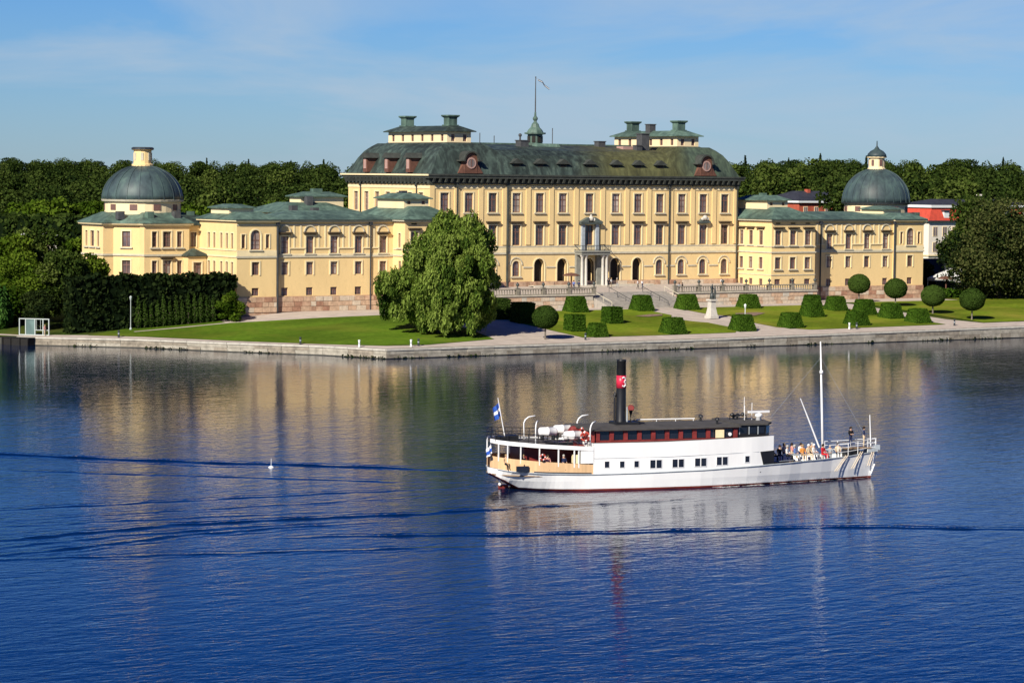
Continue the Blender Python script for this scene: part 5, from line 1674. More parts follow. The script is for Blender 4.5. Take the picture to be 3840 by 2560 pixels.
# hedge rows etc. at left, on the land beyond
def hedge(name, p, q, w, h, mat, leafsize, dens, seed, lab, zf=None, core='leaf_dark', group=None):
    """clipped hedge: solid dark core with a skin of leaves"""
    p, q = Vector((p[0], p[1], 0)), Vector((q[0], q[1], 0))
    L = (q - p).length
    rz = math.atan2(q.y - p.y, q.x - p.x)
    z0 = min(ground_z(p.x, p.y), ground_z(q.x, q.y)) - .1
    e = tag(empty(name, (p.x, p.y, z0), rz), lab, 'hedge', group)
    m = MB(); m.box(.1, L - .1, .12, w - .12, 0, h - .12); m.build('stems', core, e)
    R = np.random.default_rng(seed)
    n = int((2 * L * h + 2 * w * h + L * w) * dens)
    k = R.random(n) * (2 * L * h + 2 * w * h + L * w)
    c = np.zeros((n, 3)); nr = np.zeros((n, 3))
    u, v = R.random(n), R.random(n)
    A = L * h
    i = k < A; c[i] = np.stack([u[i] * L, np.zeros(i.sum()), v[i] * h], 1); nr[i] = (0, -1, 0)
    i = (k >= A) & (k < 2 * A); c[i] = np.stack([u[i] * L, np.full(i.sum(), w), v[i] * h], 1); nr[i] = (0, 1, 0)
    j = k - 2 * A
    i = (j >= 0) & (j < w * h); c[i] = np.stack([np.zeros(i.sum()), u[i] * w, v[i] * h], 1); nr[i] = (-1, 0, 0)
    i = (j >= w * h) & (j < 2 * w * h); c[i] = np.stack([np.full(i.sum(), L), u[i] * w, v[i] * h], 1); nr[i] = (1, 0, 0)
    i = j >= 2 * w * h; c[i] = np.stack([u[i] * L, v[i] * w, np.full(i.sum(), h)], 1); nr[i] = (0, 0, 1)
    wob = .18 * np.sin(c[:, 0] * 1.3 + seed) + .14 * np.sin(c[:, 0] * 3.1 + c[:, 2] * 1.7)
    c += nr * (wob[:, None] + R.normal(0, leafsize * .45, (n, 1)))
    nn = nr * .5 + R.normal(0, .5, (n, 3)); nn /= np.linalg.norm(nn, axis=1)[:, None]
    a = np.cross(nn, R.normal(size=(n, 3))); a /= np.linalg.norm(a, axis=1)[:, None]
    b = np.cross(nn, a)
    s = leafsize * R.uniform(.6, 1.3, n)[:, None]
    V = np.stack([c - a * s - b * s, c + a * s - b * s, c + a * s + b * s, c - a * s + b * s], 1).reshape(-1, 3)
    put('foliage', np_mesh('foliage', V, np.arange(4 * n).reshape(n, 4), mat, False, np.clip(R.normal(.5, .25, n), 0, 1)), e)
    return e
hedge('hedge', (-91.6, -7.4), (-66.4, -7.4), 2.6, 7.75, 'leaf_dark', .22, 11, 3, 'tall dark clipped hedge left of the left wing behind the columnar shrubs')
hedge('hedge', cam_to_world(-96, 478), cam_to_world(-56, 472), 3, 12.0, 'leaf_forest', .3, 6, 4, 'low dark hedge across the park far left of the left dome')
hedge('hedge', (66.5, -9.5), (128, 3.0), 2.2, 1.35, 'leaf_box', .14, 26, 5, 'low green hedge along the far side of the right lawn')
# columnar shrubs before the hedge
cm = [crown_mesh('foliage', 'leaf_yew', [(0, 0, .5, .42, .42, .6), (0, 0, 1.3, .5, .5, .8), (0, 0, 2.3, .42, .42, .8), (0, 0, 3.2, .28, .28, .75), (0, 0, 3.9, .14, .14, .5)], 900, .14, 300 + i, flat=.5) for i in range(3)]
stm = MB(); stm.tube([(0, 0, -.3), (0, 0, 3.2)], [.12, .05], 6); stmm = stm.mesh('stem', 'bark')
for k in range(13):
    f = k / 12
    x, y = -82.0 + f * 11.5, -8.2 - f * .1
    e = tag(empty('columnar_shrub', (x, y, ground_z(x, y) - .05), rf_.uniform(0, 6)), 'slim columnar shrub in the row along the foot of the tall dark hedge', 'shrub', 'columnar shrubs before the dark hedge')
    e.scale = (1, 1, rf_.uniform(.75, 1.08))
    put('foliage', cm[k % 3], e); put('stem', stmm, e)

def near_tree(name, x, y, blobs, n, size, mat, seed, lab, trunk=(4, .25), cat='tree', dz=0.0, **k):
    e = tag(empty(name, (x, y, ground_z(x, y) + dz)), lab, cat)
    put('crown' if cat == 'tree' else 'foliage', crown_mesh('crown', mat, blobs, n, size, seed, **k), e)
    put('trunk', trunk_mesh(trunk[0], trunk[1], seed=seed), e)
    return e
# bushes and trees on the left shore
near_tree('leafy_tree', -87.5, 24.0, random_crown(1, 4.6, 10.5, 22, .05), 9000, .36, 'leaf_bush', 1, 'pale green tree at the far left edge behind the others', (6, .25))
near_tree('leafy_tree', -81.5, 27.5, random_crown(2, 4.2, 11.6, 20, .05), 12000, .3, 'leaf_forest_pale', 2, 'dark domed tree behind the shore bushes at left', (6, .25))
near_tree('leafy_bush', -70.0, 40.0, random_crown(3, 3.6, 9.5, 16, .02), 6000, .36, 'leaf_bush', 3, 'bright green bush right up against the left chapel wall', (5, .2), 'bush')
near_tree('leafy_tree', -92.0, 9.0, random_crown(4, 5.2, 9.3, 24, .05), 18000, .26, 'leaf_bush', 4, 'broad mid green tree on the left shore above the white gate', (5, .3))
near_tree('leafy_tree', -87.0, 4.2, random_crown(5, 4.6, 9.6, 22, .05), 16000, .27, 'leaf_forest_pale', 5, 'dark green tree between the white gate and the tall hedge', (5, .3))
near_tree('leafy_tree', -83.3, 6.0, random_crown(6, 3.6, 9.2, 18, .05), 12000, .26, 'leaf_bush', 6, 'green tree leaning over the left end of the tall dark hedge', (5, .25))
near_tree('leafy_tree', -99.5, 12.0, random_crown(7, 4.6, 8.6, 20, .05), 12000, .3, 'leaf_forest', 7, 'dark tree at the left edge above the reeds', (5, .3))
near_tree('leafy_bush', -89.3, -4.6, random_crown(8, 1.7, 3.0, 10, .0), 3500, .2, 'leaf_forest', 8, 'round dark bush right of the white gate', (1.5, .08), 'bush')
near_tree('leafy_bush', -68.2, -9.2, random_crown(9, 2.1, 3.9, 14, .0), 5000, .2, 'leaf_bush', 9, 'fresh green bush at the right end of the columnar shrubs', (1.5, .08), 'bush')
near_tree('leafy_bush', -93.5, -.5, random_crown(19, 2.6, 5.2, 14, .0), 6000, .24, 'leaf_dark', 19, 'dark bush directly behind the white gate', (2.5, .12), 'bush')
near_tree('tall_reeds', -99.0, 4.5, [(dx * 1.3 - 3.2, (k % 2) * .8, 2.6, .9, .9, 3.0) for k, dx in enumerate(range(6))], 5200, .17, 'leaf_reed', 21, 'stand of tall vertical reeds at the far left shore', (3, .1), 'reeds', droop=1.0, aspect=7.0, flat=.3)

# the great willow
wr = random.Random(42)
wb = []
def willow_env(ph, v):
    """outline radius at height fraction v, uneven round the tree (x right, y away as seen from the lake)"""
    c = math.cos(ph)
    right = [(0, 6.4), (.1, 6.9), (.29, 6.9), (.46, 6.6), (.63, 7.8), (.76, 7.3), (.86, 5.9), (.94, 4.0), (1, 2.4)]
    left = [(0, 2.6), (.1, 4.8), (.2, 7.2), (.27, 8.2), (.34, 8.3), (.48, 6.9), (.63, 5.0), (.76, 2.9), (.86, 1.0), (.94, -.2), (1, -1.2)]
    a, b_ = lerp_prof(right, v), lerp_prof(left, v)
    mid = (a + b_) / 2
    c_ = .5 + .5 * c
    r = (b_ * (1 - c_) + a * c_)
    r = mid + (r - mid) * 1.0
    return r * (1 + .10 * math.sin(ph * 3 + v * 7) + .08 * math.sin(ph * 5 - v * 11))
def c_left(ph):
    return math.cos(ph) < -.2
def lerp_prof(t, v):
    for (a0, r0), (a1, r1) in zip(t[:-1], t[1:]):
        if v <= a1:
            return r0 + (r1 - r0) * (v - a0) / (a1 - a0)
    return t[-1][1]
HW = 14.9
WBIG = []
for ring_ in range(7):
    v = .10 + ring_ * .138
    r = (willow_env(0, v) + max(.5, willow_env(PI, v))) / 2
    nb = max(3, int(2 * PI * r / 4.3))
    for k in range(nb):
        ph = 2 * PI * (k + .5 * (ring_ % 2)) / nb + wr.uniform(-.15, .15)
        if wr.random() < .10:
            continue
        q = wr.uniform(1.5, 2.35)
        R_ = willow_env(ph, v) - q * .8 + wr.uniform(-1.6, .5)
        bx_, by_, bz_ = R_ * math.cos(ph), R_ * math.sin(ph) * .86, v * HW + wr.uniform(-.7, .7)
        if v < .2 and c_left(ph):
            bz_ += 1.6
        WBIG.append((bx_, by_, bz_, q))
def spray(bx_, by_, bz_, q):
    """one hanging bough: smaller clumps over the top and front of a rounded mass, drooping at its rim"""
    for k in range(11):
        a = k * 2.399 + wr.uniform(-.3, .3)
        f = 1 - 1.35 * (k + .5) / 11
        rr = q * math.sqrt(max(.05, 1 - min(1, f * f)))
        s_ = q * wr.uniform(.30, .46)
        wb.append((bx_ + rr * math.cos(a), by_ + rr * math.sin(a), max(.7, bz_ + q * f * .9), s_, s_, s_ * wr.uniform(1.1, 1.8)))
for t_ in WBIG:
    spray(*t_)
for v in (.25, .5):
    r = (willow_env(0, v) + willow_env(PI, v)) / 2 * .5
    for k in range(5):
        ph = k * 1.256 + v * 9
        wb.append((r * math.cos(ph) + (willow_env(0, v) - willow_env(PI, v)) / 2, r * math.sin(ph), v * HW, 1.5, 1.5, 1.7))
will = tag(empty('willow_tree', (-51.1, -37.9, ground_z(-51.3, -37.8)), -YAW), 'huge drooping green willow in the middle of the lawn before the palace', 'tree')
put('crown', crown_mesh('crown', 'leaf_willow', wb, 150000, .15, 55, droop=1.0, aspect=3.0, flat=.55, tone_blob=.27, tone_leaf=.2, shell=(.6, 1.1)), will)
put('trunk', trunk_mesh(11, .55, 'bark', 9, 8, .45), will)

# dark maple at the right edge
db = [(b[0], b[1], b[2], b[3], b[4], b[5]) for b in random_crown(31, 9.0, 15.2, 60, .08, .3)]
dt = tag(empty('maple_tree', (77.0, -12.0, ground_z(77, -12))), 'very large dark green tree at the right edge of the photo', 'tree')
put('crown', crown_mesh('crown', 'leaf_maple', db, 36000, .32, 31, flat=.55, tone_blob=.32, shell=(.6, 1.1)), dt)
put('trunk', trunk_mesh(9, .6, 'bark', 8, 9, .5), dt)
near_tree('maple_tree', 92.0, -18.0, random_crown(33, 6.5, 11, 26, .1), 14000, .4, 'leaf_dark', 33, 'smaller dark tree beyond the right edge tree', (5, .35))
near_tree('leafy_tree', *cam_to_world(85.0, 494), random_crown(34, 6.4, 16.8, 34, .1), 14000, .42, 'leaf_forest_pale', 34, 'tall green tree rising behind the dark tree at right', (9, .4))
near_tree('leafy_bush', 81.6, 12.0, random_crown(35, 2.2, 5.5, 12, .0), 3000, .3, 'leaf_dark', 35, 'dark bush between the right wing and the pale marquee', (2, .1), 'bush')

# clipped box shapes of the parterre
def topiary_mesh(w, h, taper, seed, mat='leaf_box'):
    R = np.random.default_rng(seed)
    n = 3400
    z = 1 - np.sqrt(1 - R.random(n) * (1 - taper ** 2)) if taper < 1 else R.random(n)
    z = R.random(n)
    top = R.random(n) < .3
    z[top] = 1
    hw = w / 2 * (1 - (1 - taper) * z)
    sidek = R.integers(0, 4, n)
    u = R.uniform(-1, 1, n)
    c = np.zeros((n, 3)); nr = np.zeros((n, 3))
    for k, (nx_, ny_) in enumerate(((0, -1), (1, 0), (0, 1), (-1, 0))):
        i = (sidek == k) & ~top
        c[i, 0] = hw[i] * (nx_ + u[i] * abs(ny_)); c[i, 1] = hw[i] * (ny_ + u[i] * abs(nx_)); c[i, 2] = z[i] * h
        nr[i] = (nx_, ny_, .2)
    v = R.uniform(-1, 1, n)
    c[top] = np.stack([hw[top] * u[top], hw[top] * v[top], np.full(top.sum(), h)], 1); nr[top] = (0, 0, 1)
    c += nr * R.normal(0, .022, (n, 1))
    nn = nr * .75 + R.normal(0, .35, (n, 3)); nn /= np.linalg.norm(nn, axis=1)[:, None]
    a = np.cross(nn, R.normal(size=(n, 3))); a /= np.linalg.norm(a, axis=1)[:, None]
    b = np.cross(nn, a); s = .085 * R.uniform(.6, 1.3, n)[:, None]
    V = np.stack([c - a * s - b * s, c + a * s - b * s, c + a * s + b * s, c - a * s + b * s], 1).reshape(-1, 3)
    fo = np_mesh('foliage', V, np.arange(4 * n).reshape(n, 4), mat, False, np.clip(R.normal(.5, .2, n), 0, 1))
    m = MB(); q = w / 2 - .04; m.hull(rect(-q, q, -q, q, -.1), rect(-q * taper, q * taper, -q * taper, q * taper, h - .04))
    return fo, m.mesh('stems', mat)
TM = {'wide': topiary_mesh(3.0, 2.1, .66, 1), 'box': topiary_mesh(2.25, 2.4, .93, 2), 'low': topiary_mesh(2.4, 1.8, .70, 3), 'hedge': topiary_mesh(2.6, 2.8, .95, 4, 'leaf_yew')}
TOP = [(-16.2, -19.7, 'wide', 'leftmost clipped green block before the terrace wall'), (-30.2, -39.5, 'box', 'square clipped block just below the leftmost block, right of the ball tree'),
       (-30.4, -45.2, 'low', 'lowest clipped bush by the quay right of the left ball tree'), (-18.9, -32.7, 'box', 'square clipped block alone in the middle of the left parterre lawn'),
       (-4.2, -19.9, 'wide', 'clipped tapered block at the foot of the stairs, left of the path'), (-16.9, -44.6, 'wide', 'clipped tapered block at the front of the left parterre lawn by the quay'),
       (4.4, -19.8, 'wide', 'clipped tapered block at the foot of the stairs, right of the path'), (16.3, -19.9, 'wide', 'clipped tapered block before the terrace wall right of the statue'),
       (-4.2, -44.2, 'wide', 'clipped tapered block behind the slim white lamp post'), (5.8, -42.9, 'wide', 'clipped tapered block at the front left corner of the right parterre lawn'),
       (29.2, -19.7, 'low', 'small back clipped block right of the end of the terrace wall'), (18.9, -32.0, 'wide', 'wide clipped block alone in the middle of the right parterre lawn'),
       (29.1, -25.6, 'wide', 'clipped tapered block right of the small back one'), (30.0, -31.3, 'wide', 'clipped tapered block half behind the square one at the front'),
       (18.6, -42.7, 'wide', 'clipped tapered block at the front of the right lawn above the dark bollard'), (30.7, -36.6, 'wide', 'clipped tapered block left of the last one of its row'),
       (31.0, -42.4, 'wide', 'last clipped tapered block by the quay before the ball trees')]
ms_ = random.Random(9)
for x, y, k, lab in TOP:
    e = tag(empty('clipped_bush', (x, y, ground_z(x, y)), ms_.uniform(-.06, .06)), lab, 'topiary', 'clipped box bushes of the parterre')
    e.scale = (ms_.uniform(.95, 1.05), ms_.uniform(.95, 1.05), ms_.uniform(.93, 1.06))
    put('foliage', TM[k][0], e); put('stems', TM[k][1], e)
for (x, y), lab in (((-33.4, -25.0), 'tall dark square hedge block nearest the willow'), ((-32.4, -29.8), 'second dark square hedge block right of the first one beside the willow')):
    e = tag(empty('hedge_block', (x, y, ground_z(x, y))), lab, 'hedge', 'dark hedge blocks beside the willow')
    put('foliage', TM['hedge'][0], e); put('stems', TM['hedge'][1], e)
# ball trees
bm_ = [crown_mesh('crown', 'leaf_yew', [(0, 0, 0, 1.78, 1.78, 1.55)], 7500, .13, 400 + i, flat=.3, shell=(.95, 1.02), tone_leaf=.2, lumpy=.012) for i in range(2)]
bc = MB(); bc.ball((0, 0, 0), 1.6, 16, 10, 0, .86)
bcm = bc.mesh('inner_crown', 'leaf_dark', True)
tk = MB(); tk.tube([(0, 0, -.2), (0, 0, .4), (0, 0, 2.2)], [.17, .12, .1], 8)
tkm = tk.mesh('trunk', 'bark_pale')
for k, (x, y, hc, r, lab) in enumerate(((-40.0, -46.6, 3.0, 1.8, 'round clipped ball tree on the quay right of the willow'), (45.0, -12.7, 2.9, 1.82, 'farthest ball tree standing against the right wing'),
                                        (43.9, -22.8, 2.85, 1.85, 'second ball tree from the right wing'), (42.3, -33.3, 2.8, 1.91, 'third ball tree from the right wing, beside the last clipped block'),
                                        (42.5, -41.9, 3.13, 1.98, 'ball tree nearest the quay before the dark tree at right'))):
    e = tag(empty('ball_tree', (x, y, ground_z(x, y)), k), lab, 'tree', 'clipped ball trees')
    o = put('crown', bm_[k % 2], e, (0, 0, hc), scale=r / 1.8)
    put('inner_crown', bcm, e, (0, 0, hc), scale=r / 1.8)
    put('trunk', tkm, e)

# ------------------------------------------------------------------ the steam ship (x forward, y to port, z up)
SHIP = tag(empty('steam_ship', (-133.88, -177.98, 0.0), rad(-15.155)), 'white passenger steamer with a black funnel and red deckhouse crossing the lake', 'ship')
def sb(mb, name, mats, parent=None, smooth=False):
    return mb.build(name, mats, parent or SHIP, smooth)
def lerp_tab(tab, x):
    if x <= tab[0][0]:
        return tab[0][1]
    for (x0, v0), (x1, v1) in zip(tab[:-1], tab[1:]):
        if x <= x1:
            f = (x - x0) / (x1 - x0)
            f2 = f * f * (3 - 2 * f)
            return v0 + (v1 - v0) * (0.6 * f + 0.4 * f2)
    return tab[-1][1]
DECKB = [(-1.42, .25), (-1.3, 1.0), (-.9, 1.75), (0, 2.45), (2, 3.2), (5, 3.6), (10, 3.75), (15, 3.65), (19, 3.3), (22, 2.8), (25, 2.1), (28, 1.2), (30, .6), (31.6, .06)]
WLB = [(-1.42, .02), (.2, .10), (1.2, 1.1), (2.5, 2.2), (4, 3.0), (6, 3.5), (10, 3.65), (15, 3.45), (19, 2.8), (22, 2.1), (25, 1.35), (28, .65), (30, .25), (31.1, .03)]
RAILZ = [(-1.42, 1.62), (0, 1.5), (3, 1.36), (6.2, 1.27), (10, 1.30), (15, 1.38), (19, 1.52), (22, 1.63), (25, 1.74), (28, 1.84), (31.6, 2.1)]
BOTZ = [(-1.42, 1.15), (-1.2, 1.0), (-.6, .75), (.2, .38), (1, .0), (1.8, -.5), (3, -1.1), (31, -1.1)]
def bow_rake(x, z):
    return x
stx = [-1.42, -1.3, -1.1, -.8, -.4, 0, .6, 1.2, 2, 3, 4, 5, 6.2, 8, 10, 12, 14, 16, 18, 20, 22, 24, 26, 28, 29.5, 30.6, 31.2, 31.6]
hull = MB()
rows = []
stx = sorted(set([round(-1.42 + .32 * k, 2) for k in range(26)] + [v for v in stx if v > 6.5] + [7, 9, 11, 13, 15, 17, 19, 21, 23, 25, 27, 28.7, 30, 31.6]))
for x in stx:
    zr, zb = lerp_tab(RAILZ, x), lerp_tab(BOTZ, x)
    bd, bw = lerp_tab(DECKB, x), lerp_tab(WLB, x)
    lv = [zb, max(zb + .02, min(-.3, zr)), max(zb + .04, .02), max(zb + .06, .16), max(zb + .09, .2), max(zb + .2, .75), zr - .14, zr]
    r = []
    for z in lv:
        f = max(0.0, min(1.0, (z - 0.0) / max(.2, zr)))
        y = bw + (bd - bw) * (f ** 0.5)
        if z < 0:
            y = bw * (0.0 if z == zb else .8)
        if z == zb and zb > -.45:
            y = bw * .3 * (0 if x < 1 else 1)
        xx = x
        if x > 29:
            xx = x - .55 * (1 - f) * (x - 29) / 2.6
        r.append((xx, y, z))
    rows.append(r)
for s in (-1, 1):
    for a, b in zip(rows[:-1], rows[1:]):
        for k in range(len(a) - 1):
            q = [a[k], b[k], b[k + 1], a[k + 1]]
            q = [(p[0], s * p[1], p[2]) for p in q]
            if s > 0:
                q = q[::-1]
            hull.poly(q, 1 if k < 3 else 0)
hull.poly([(p[0], y * p[1], p[2]) for y in (1,) for p in rows[0]] + [(p[0], -p[1], p[2]) for p in rows[0][::-1]], 0)
ho = sb(hull, 'hull', ['ship_white', 'ship_red'], None, True)
# rubbing strakes along the side
for dz, r_, mt in ((0.0, .05, 'ship_grey'),):
    for s in (-1, 1):
        m = MB()
        m.tube([(x, s * (lerp_tab(DECKB, x) + .02), lerp_tab(RAILZ, x) - .02 + dz) for x in stx[1:-1]], r_, 5)
        sb(m, 'rubbing_strake', mt, ho)
def deck_loop(x0, x1, off=0.0, n=26):
    xs_ = [x0 + (x1 - x0) * k / n for k in range(n + 1)]
    return [(x, -(lerp_tab(DECKB, x) + off)) for x in xs_] + [(x, lerp_tab(DECKB, x) + off) for x in xs_[::-1]]
m = MB(); m.prism(deck_loop(-1.3, 20.3, -.12), 1.12, 1.2); sb(m, 'main_deck', 'deck_wood')
m = MB(); m.prism([(x, y * .72) for x, y in deck_loop(20.2, 29.6, -.1)], .98, 1.06); sb(m, 'bow_deck', 'deck_wood')
# bow bulwark inner face
# canvas screen round the stern
def band(x0, x1, z0f, z1f, off, th, mat, name, n=24, parent=None, sides=(-1, 1), close=False):
    xs_ = [x0 + (x1 - x0) * k / n for k in range(n + 1)]
    for s in sides:
        m = MB()
        for a, b in zip(xs_[:-1], xs_[1:]):
            ya, yb = lerp_tab(DECKB, a) + off, lerp_tab(DECKB, b) + off
            m.hull([(a, s * ya, z0f(a)), (b, s * yb, z0f(b)), (b, s * (yb - th), z0f(b)), (a, s * (ya - th), z0f(a))][::-s],
                   [(a, s * ya, z1f(a)), (b, s * yb, z1f(b)), (b, s * (yb - th), z1f(b)), (a, s * (ya - th), z1f(a))][::-s])
        sb(m, name, mat, parent)
rz_ = lambda x: lerp_tab(RAILZ, x)
ctop = lambda x: 2.52 - .07 * (x + 1.3)
band(-1.40, 6.25, lambda x: rz_(x) + .02, ctop, -.04, .05, 'canvas_tan', 'canvas_screen')
band(1.6, 6.1, lambda x: rz_(x) + .005, lambda x: rz_(x) + .12, .0, .06, 'slate_dark', 'scupper_slot', 8, ho)
utop = lambda x: 3.80 - .06 * (x + 1.3) if x < 6.3 else 3.35
band(-1.40, 6.25, lambda x: utop(x) - .30, utop, .02, .08, 'ship_white', 'awning_fascia')
m = MB()
lo = deck_loop(-1.38, 6.6, -.05)
m.hull([(x, y, utop(min(x, 6.2)) - .25) for x, y in lo], [(x, y, utop(min(x, 6.2)) - .14) for x, y in lo])
up = sb(m, 'upper_deck', 'deck_dark')
for x in (-1.05, -.45, .55, 2.05, 3.55, 4.75, 5.1):
    for s in (-1, 1):
        y = s * (lerp_tab(DECKB, x) - .08)
        m = MB(); m.box(x - .045, x + .045, y - .045, y + .045, ctop(x) - .3, utop(x) - .2); sb(m, 'stanchion', 'ship_white')
m = MB(); m.box(1.2, 6.2, -1.7, 1.7, 1.2, 3.3); sb(m, 'inner_cabin', 'ship_maroon')
m = MB(); m.box(.02, 1.12, -3.03, -2.86, 1.52, 1.95); sb(m, 'stern_port', 'glass_dark')
m = MB(); m.box(5.25, 6.3, -3.62, -3.5, 2.1, 3.05); sb(m, 'side_panel', 'ship_white')
m = MB(); m.box(4.75, 5.2, -3.45, -2.9, 2.1, 2.75); sb(m, 'locker', 'trim_cream')
# white house
htop = lambda x: 3.60 + max(0, x - 12) * .022
band(6.25, 21.35, lambda x: rz_(x) + .0, htop, -.02, .10, 'ship_white', 'house_side', 30)
m = MB(); m.box(6.25, 6.33, -3.62, 3.62, 1.2, 3.58); sb(m, 'aft_bulkhead', 'ship_white')
m = MB(); m.box(20.15, 20.25, -3.0, 3.0, 1.0, 3.6); sb(m, 'fore_bulkhead', 'ship_black')
m = MB()
lo = deck_loop(6.3, 21.4, -.1)
m.hull([(x, y, htop(x) - .12) for x, y in lo], [(x, y, htop(x) - .05) for x, y in lo])
bd_ = sb(m, 'boat_deck', 'deck_dark')
# the black opening under the forward overhang
for s in (-1, 1):
    m = MB()
    P = lambda x, z, o: (x, s * (lerp_tab(DECKB, x) + o), z)
    m.hull([P(20.12, 2.62, .012), P(20.42, 1.56, .012), P(21.4, 1.62, .012), P(21.4, 2.68, .012)][::s], [P(20.12, 2.62, -.1), P(20.42, 1.56, -.1), P(21.4, 1.62, -.1), P(21.4, 2.68, -.1)][::s])
    sb(m, 'side_opening', 'ship_black')
# windows of the white house
def ship_window(x, z, w, h, panes=1):
    y = -(lerp_tab(DECKB, x) - .02)
    sl = math.atan2(lerp_tab(DECKB, x + .4) - lerp_tab(DECKB, x - .4), .8)
    fr = MB(); fr.box(-w / 2 - .05, w / 2 + .05, -.03, .0, -h / 2 - .05, h / 2 + .05)
    o = sb(fr, 'window', 'ship_white'); o.location = (x, y, z); o.rotation_euler = (0, 0, -sl)
    for k in range(panes):
        pw = (w - .1 * (panes - 1)) / panes
        x0 = -w / 2 + k * (pw + .1)
        p = MB(); p.box(x0, x0 + pw, -.045, -.031, -h / 2, h / 2); sb(p, 'pane', 'glass_dark', o)
for x, z in ((7.31, 2.0), (8.52, 1.98), (9.67, 1.98), (18.95, 2.10)):
    ship_window(x, z, .34, .46)
for x, z in ((11.25, 1.95), (13.08, 1.96), (14.94, 1.99), (16.78, 2.03)):
    ship_window(x, z, .92, .6, 2)
m = MB(); m.tube([(x, -(lerp_tab(DECKB, x) + .0), 2.46 + max(0, x - 12) * .02) for x in (6.3, 9, 12, 15, 18, 20)], .014, 4); sb(m, 'weld_seam', 'ship_grey')
# red deckhouse with open windows
m = MB(); m.box(6.9, 18.4, -2.45, 2.45, 3.5, 4.45); core = sb(m, 'deckhouse', 'ship_black')
m = MB()
for s in (-1, 1):
    m.box(6.7, 18.5, min(s * 2.52, s * 2.6), max(s * 2.52, s * 2.6), 3.5, 3.70)
    m.box(6.7, 18.5, min(s * 2.52, s * 2.6), max(s * 2.52, s * 2.6), 4.40, 4.45)
sb(m, 'deckhouse_sill', 'ship_maroon', core)
m = MB(); m.box(-.16, .16, -2.62, -2.46, 3.70, 4.40); pil = m.mesh('pillar', 'ship_maroon')
for k in range(11):
    put('pillar', pil, core, (6.95 + k * 1.13, 0, 0))
    put('pillar', pil, core, (6.95 + k * 1.13, 5.08, 0))
m = MB(); m.box(-.39, .39, -2.5, -2.47, 3.71, 4.39); pn_ = m.mesh('pane', 'glass_dark')
for k in range(10):
    put('pane', pn_, core, (7.515 + k * 1.13, 0, 0))
m = MB(); m.loft([[(6.72, -2.55, 3.5), (6.72, 2.55, 3.5), (6.72, 2.55, 4.45), (6.72, -2.55, 4.45)], [(6.3, -2.1, 3.5), (6.3, 2.1, 3.5), (6.3, 2.1, 4.4), (6.3, -2.1, 4.4)]]); sb(m, 'aft_wall', 'ship_maroon', core)
m = MB(); m.box(16.55, 17.25, -2.72, -2.66, 3.72, 4.34); sb(m, 'notice_board', 'trim_cream')
m = MB(); m.tube([(17.75, -2.7, 3.98), (17.75, -2.62, 3.98)], .14, 10); sb(m, 'lamp', 'radar_white')
# roof
m = MB()
rl = []
for x in (6.2, 9, 12, 15, 18.6):
    rl.append([(x, -2.85, 4.45 + max(0, x - 12) * .01), (x, -2.85, 4.53 + max(0, x - 12) * .01), (x, -1.4, 4.66), (x, 0, 4.70), (x, 1.4, 4.66), (x, 2.85, 4.53 + max(0, x - 12) * .01), (x, 2.85, 4.45 + max(0, x - 12) * .01)])
m.loft(rl)
rfs = sb(m, 'house_roof', 'roof_felt')
# wheelhouse
m = MB()
wl = [(18.4, -2.35), (20.9, -2.3), (21.55, -1.5), (21.75, 0), (21.55, 1.5), (20.9, 2.3), (18.4, 2.35)]
m.prism(wl, 3.6, 4.62)
wh = sb(m, 'wheelhouse', 'ship_black')
for x0, x1 in ((18.7, 19.3), (19.5, 20.1), (20.25, 20.75)):
    m = MB(); m.box(x0, x1, -2.375, -2.35, 3.98, 4.45); sb(m, 'pane', 'glass_dark', wh)
    m = MB(); m.box(x0 - .05, x0, -2.40, -2.35, 3.9, 4.5); sb(m, 'window_bar', 'ship_grey', wh)
m = MB(); m.hull([(20.95, -2.27, 3.95), (21.5, -1.58, 3.95), (21.52, -1.56, 3.95), (20.97, -2.25, 3.95)], [(20.95, -2.30, 4.5), (21.52, -1.6, 4.5), (21.54, -1.57, 4.5), (20.97, -2.27, 4.5)]); sb(m, 'pane', 'glass_green', wh)
m = MB(); m.prism([(x + (.15 if x > 19 else 0), y * 1.07) for x, y in wl], 4.62, 4.76); sb(m, 'wheelhouse_roof', 'roof_felt', wh)
# funnel with its red band
FX = 9.78
m = MB(); m.lathe([(.46, 4.6), (.40, 4.75), (.375, 7.0), (.345, 9.5), (.37, 9.52), (.37, 9.64), (.31, 9.64), (.30, 9.2)], 18, (FX, 0))
fu = sb(m, 'funnel', 'ship_black', None, True)
m = MB(); m.lathe([(.376, 7.46), (.388, 7.46), (.374, 8.42), (.36, 8.42)], 18, (FX, 0), cap=False); sb(m, 'funnel_band', 'band_red', fu, True)
def emblem(a0, z0, pts, r):
    m = MB()
    m.tube([(FX + .40 * math.cos(a0 + u), .40 * math.sin(a0 + u), z0 + v) for u, v in pts], r, 6)
    sb(m, 'emblem', 'radar_white', fu)
for a0 in (rad(-78), rad(102)):
    emblem(a0, 7.94, [(-.38, .30), (-.05, .36), (.30, .27), (.32, .12), (.02, .02), (.32, -.10), (.34, -.25), (.02, -.36), (-.36, -.28)], .062)
m = MB(); m.tube([(FX - .48, .1, 4.6), (FX - .48, .1, 6.75)], .085, 8); m.tube([(FX - .48, .1, 6.75), (FX - .48, .1, 6.9), (FX - .45, .1, 7.15)], [.13, .14, .04], 8); sb(m, 'steam_pipe', 'ship_black', fu)
m = MB(); m.tube([(FX + .42, -.25, 4.6), (FX + .42, -.25, 6.0)], .06, 6); sb(m, 'steam_pipe', 'ship_grey', fu)
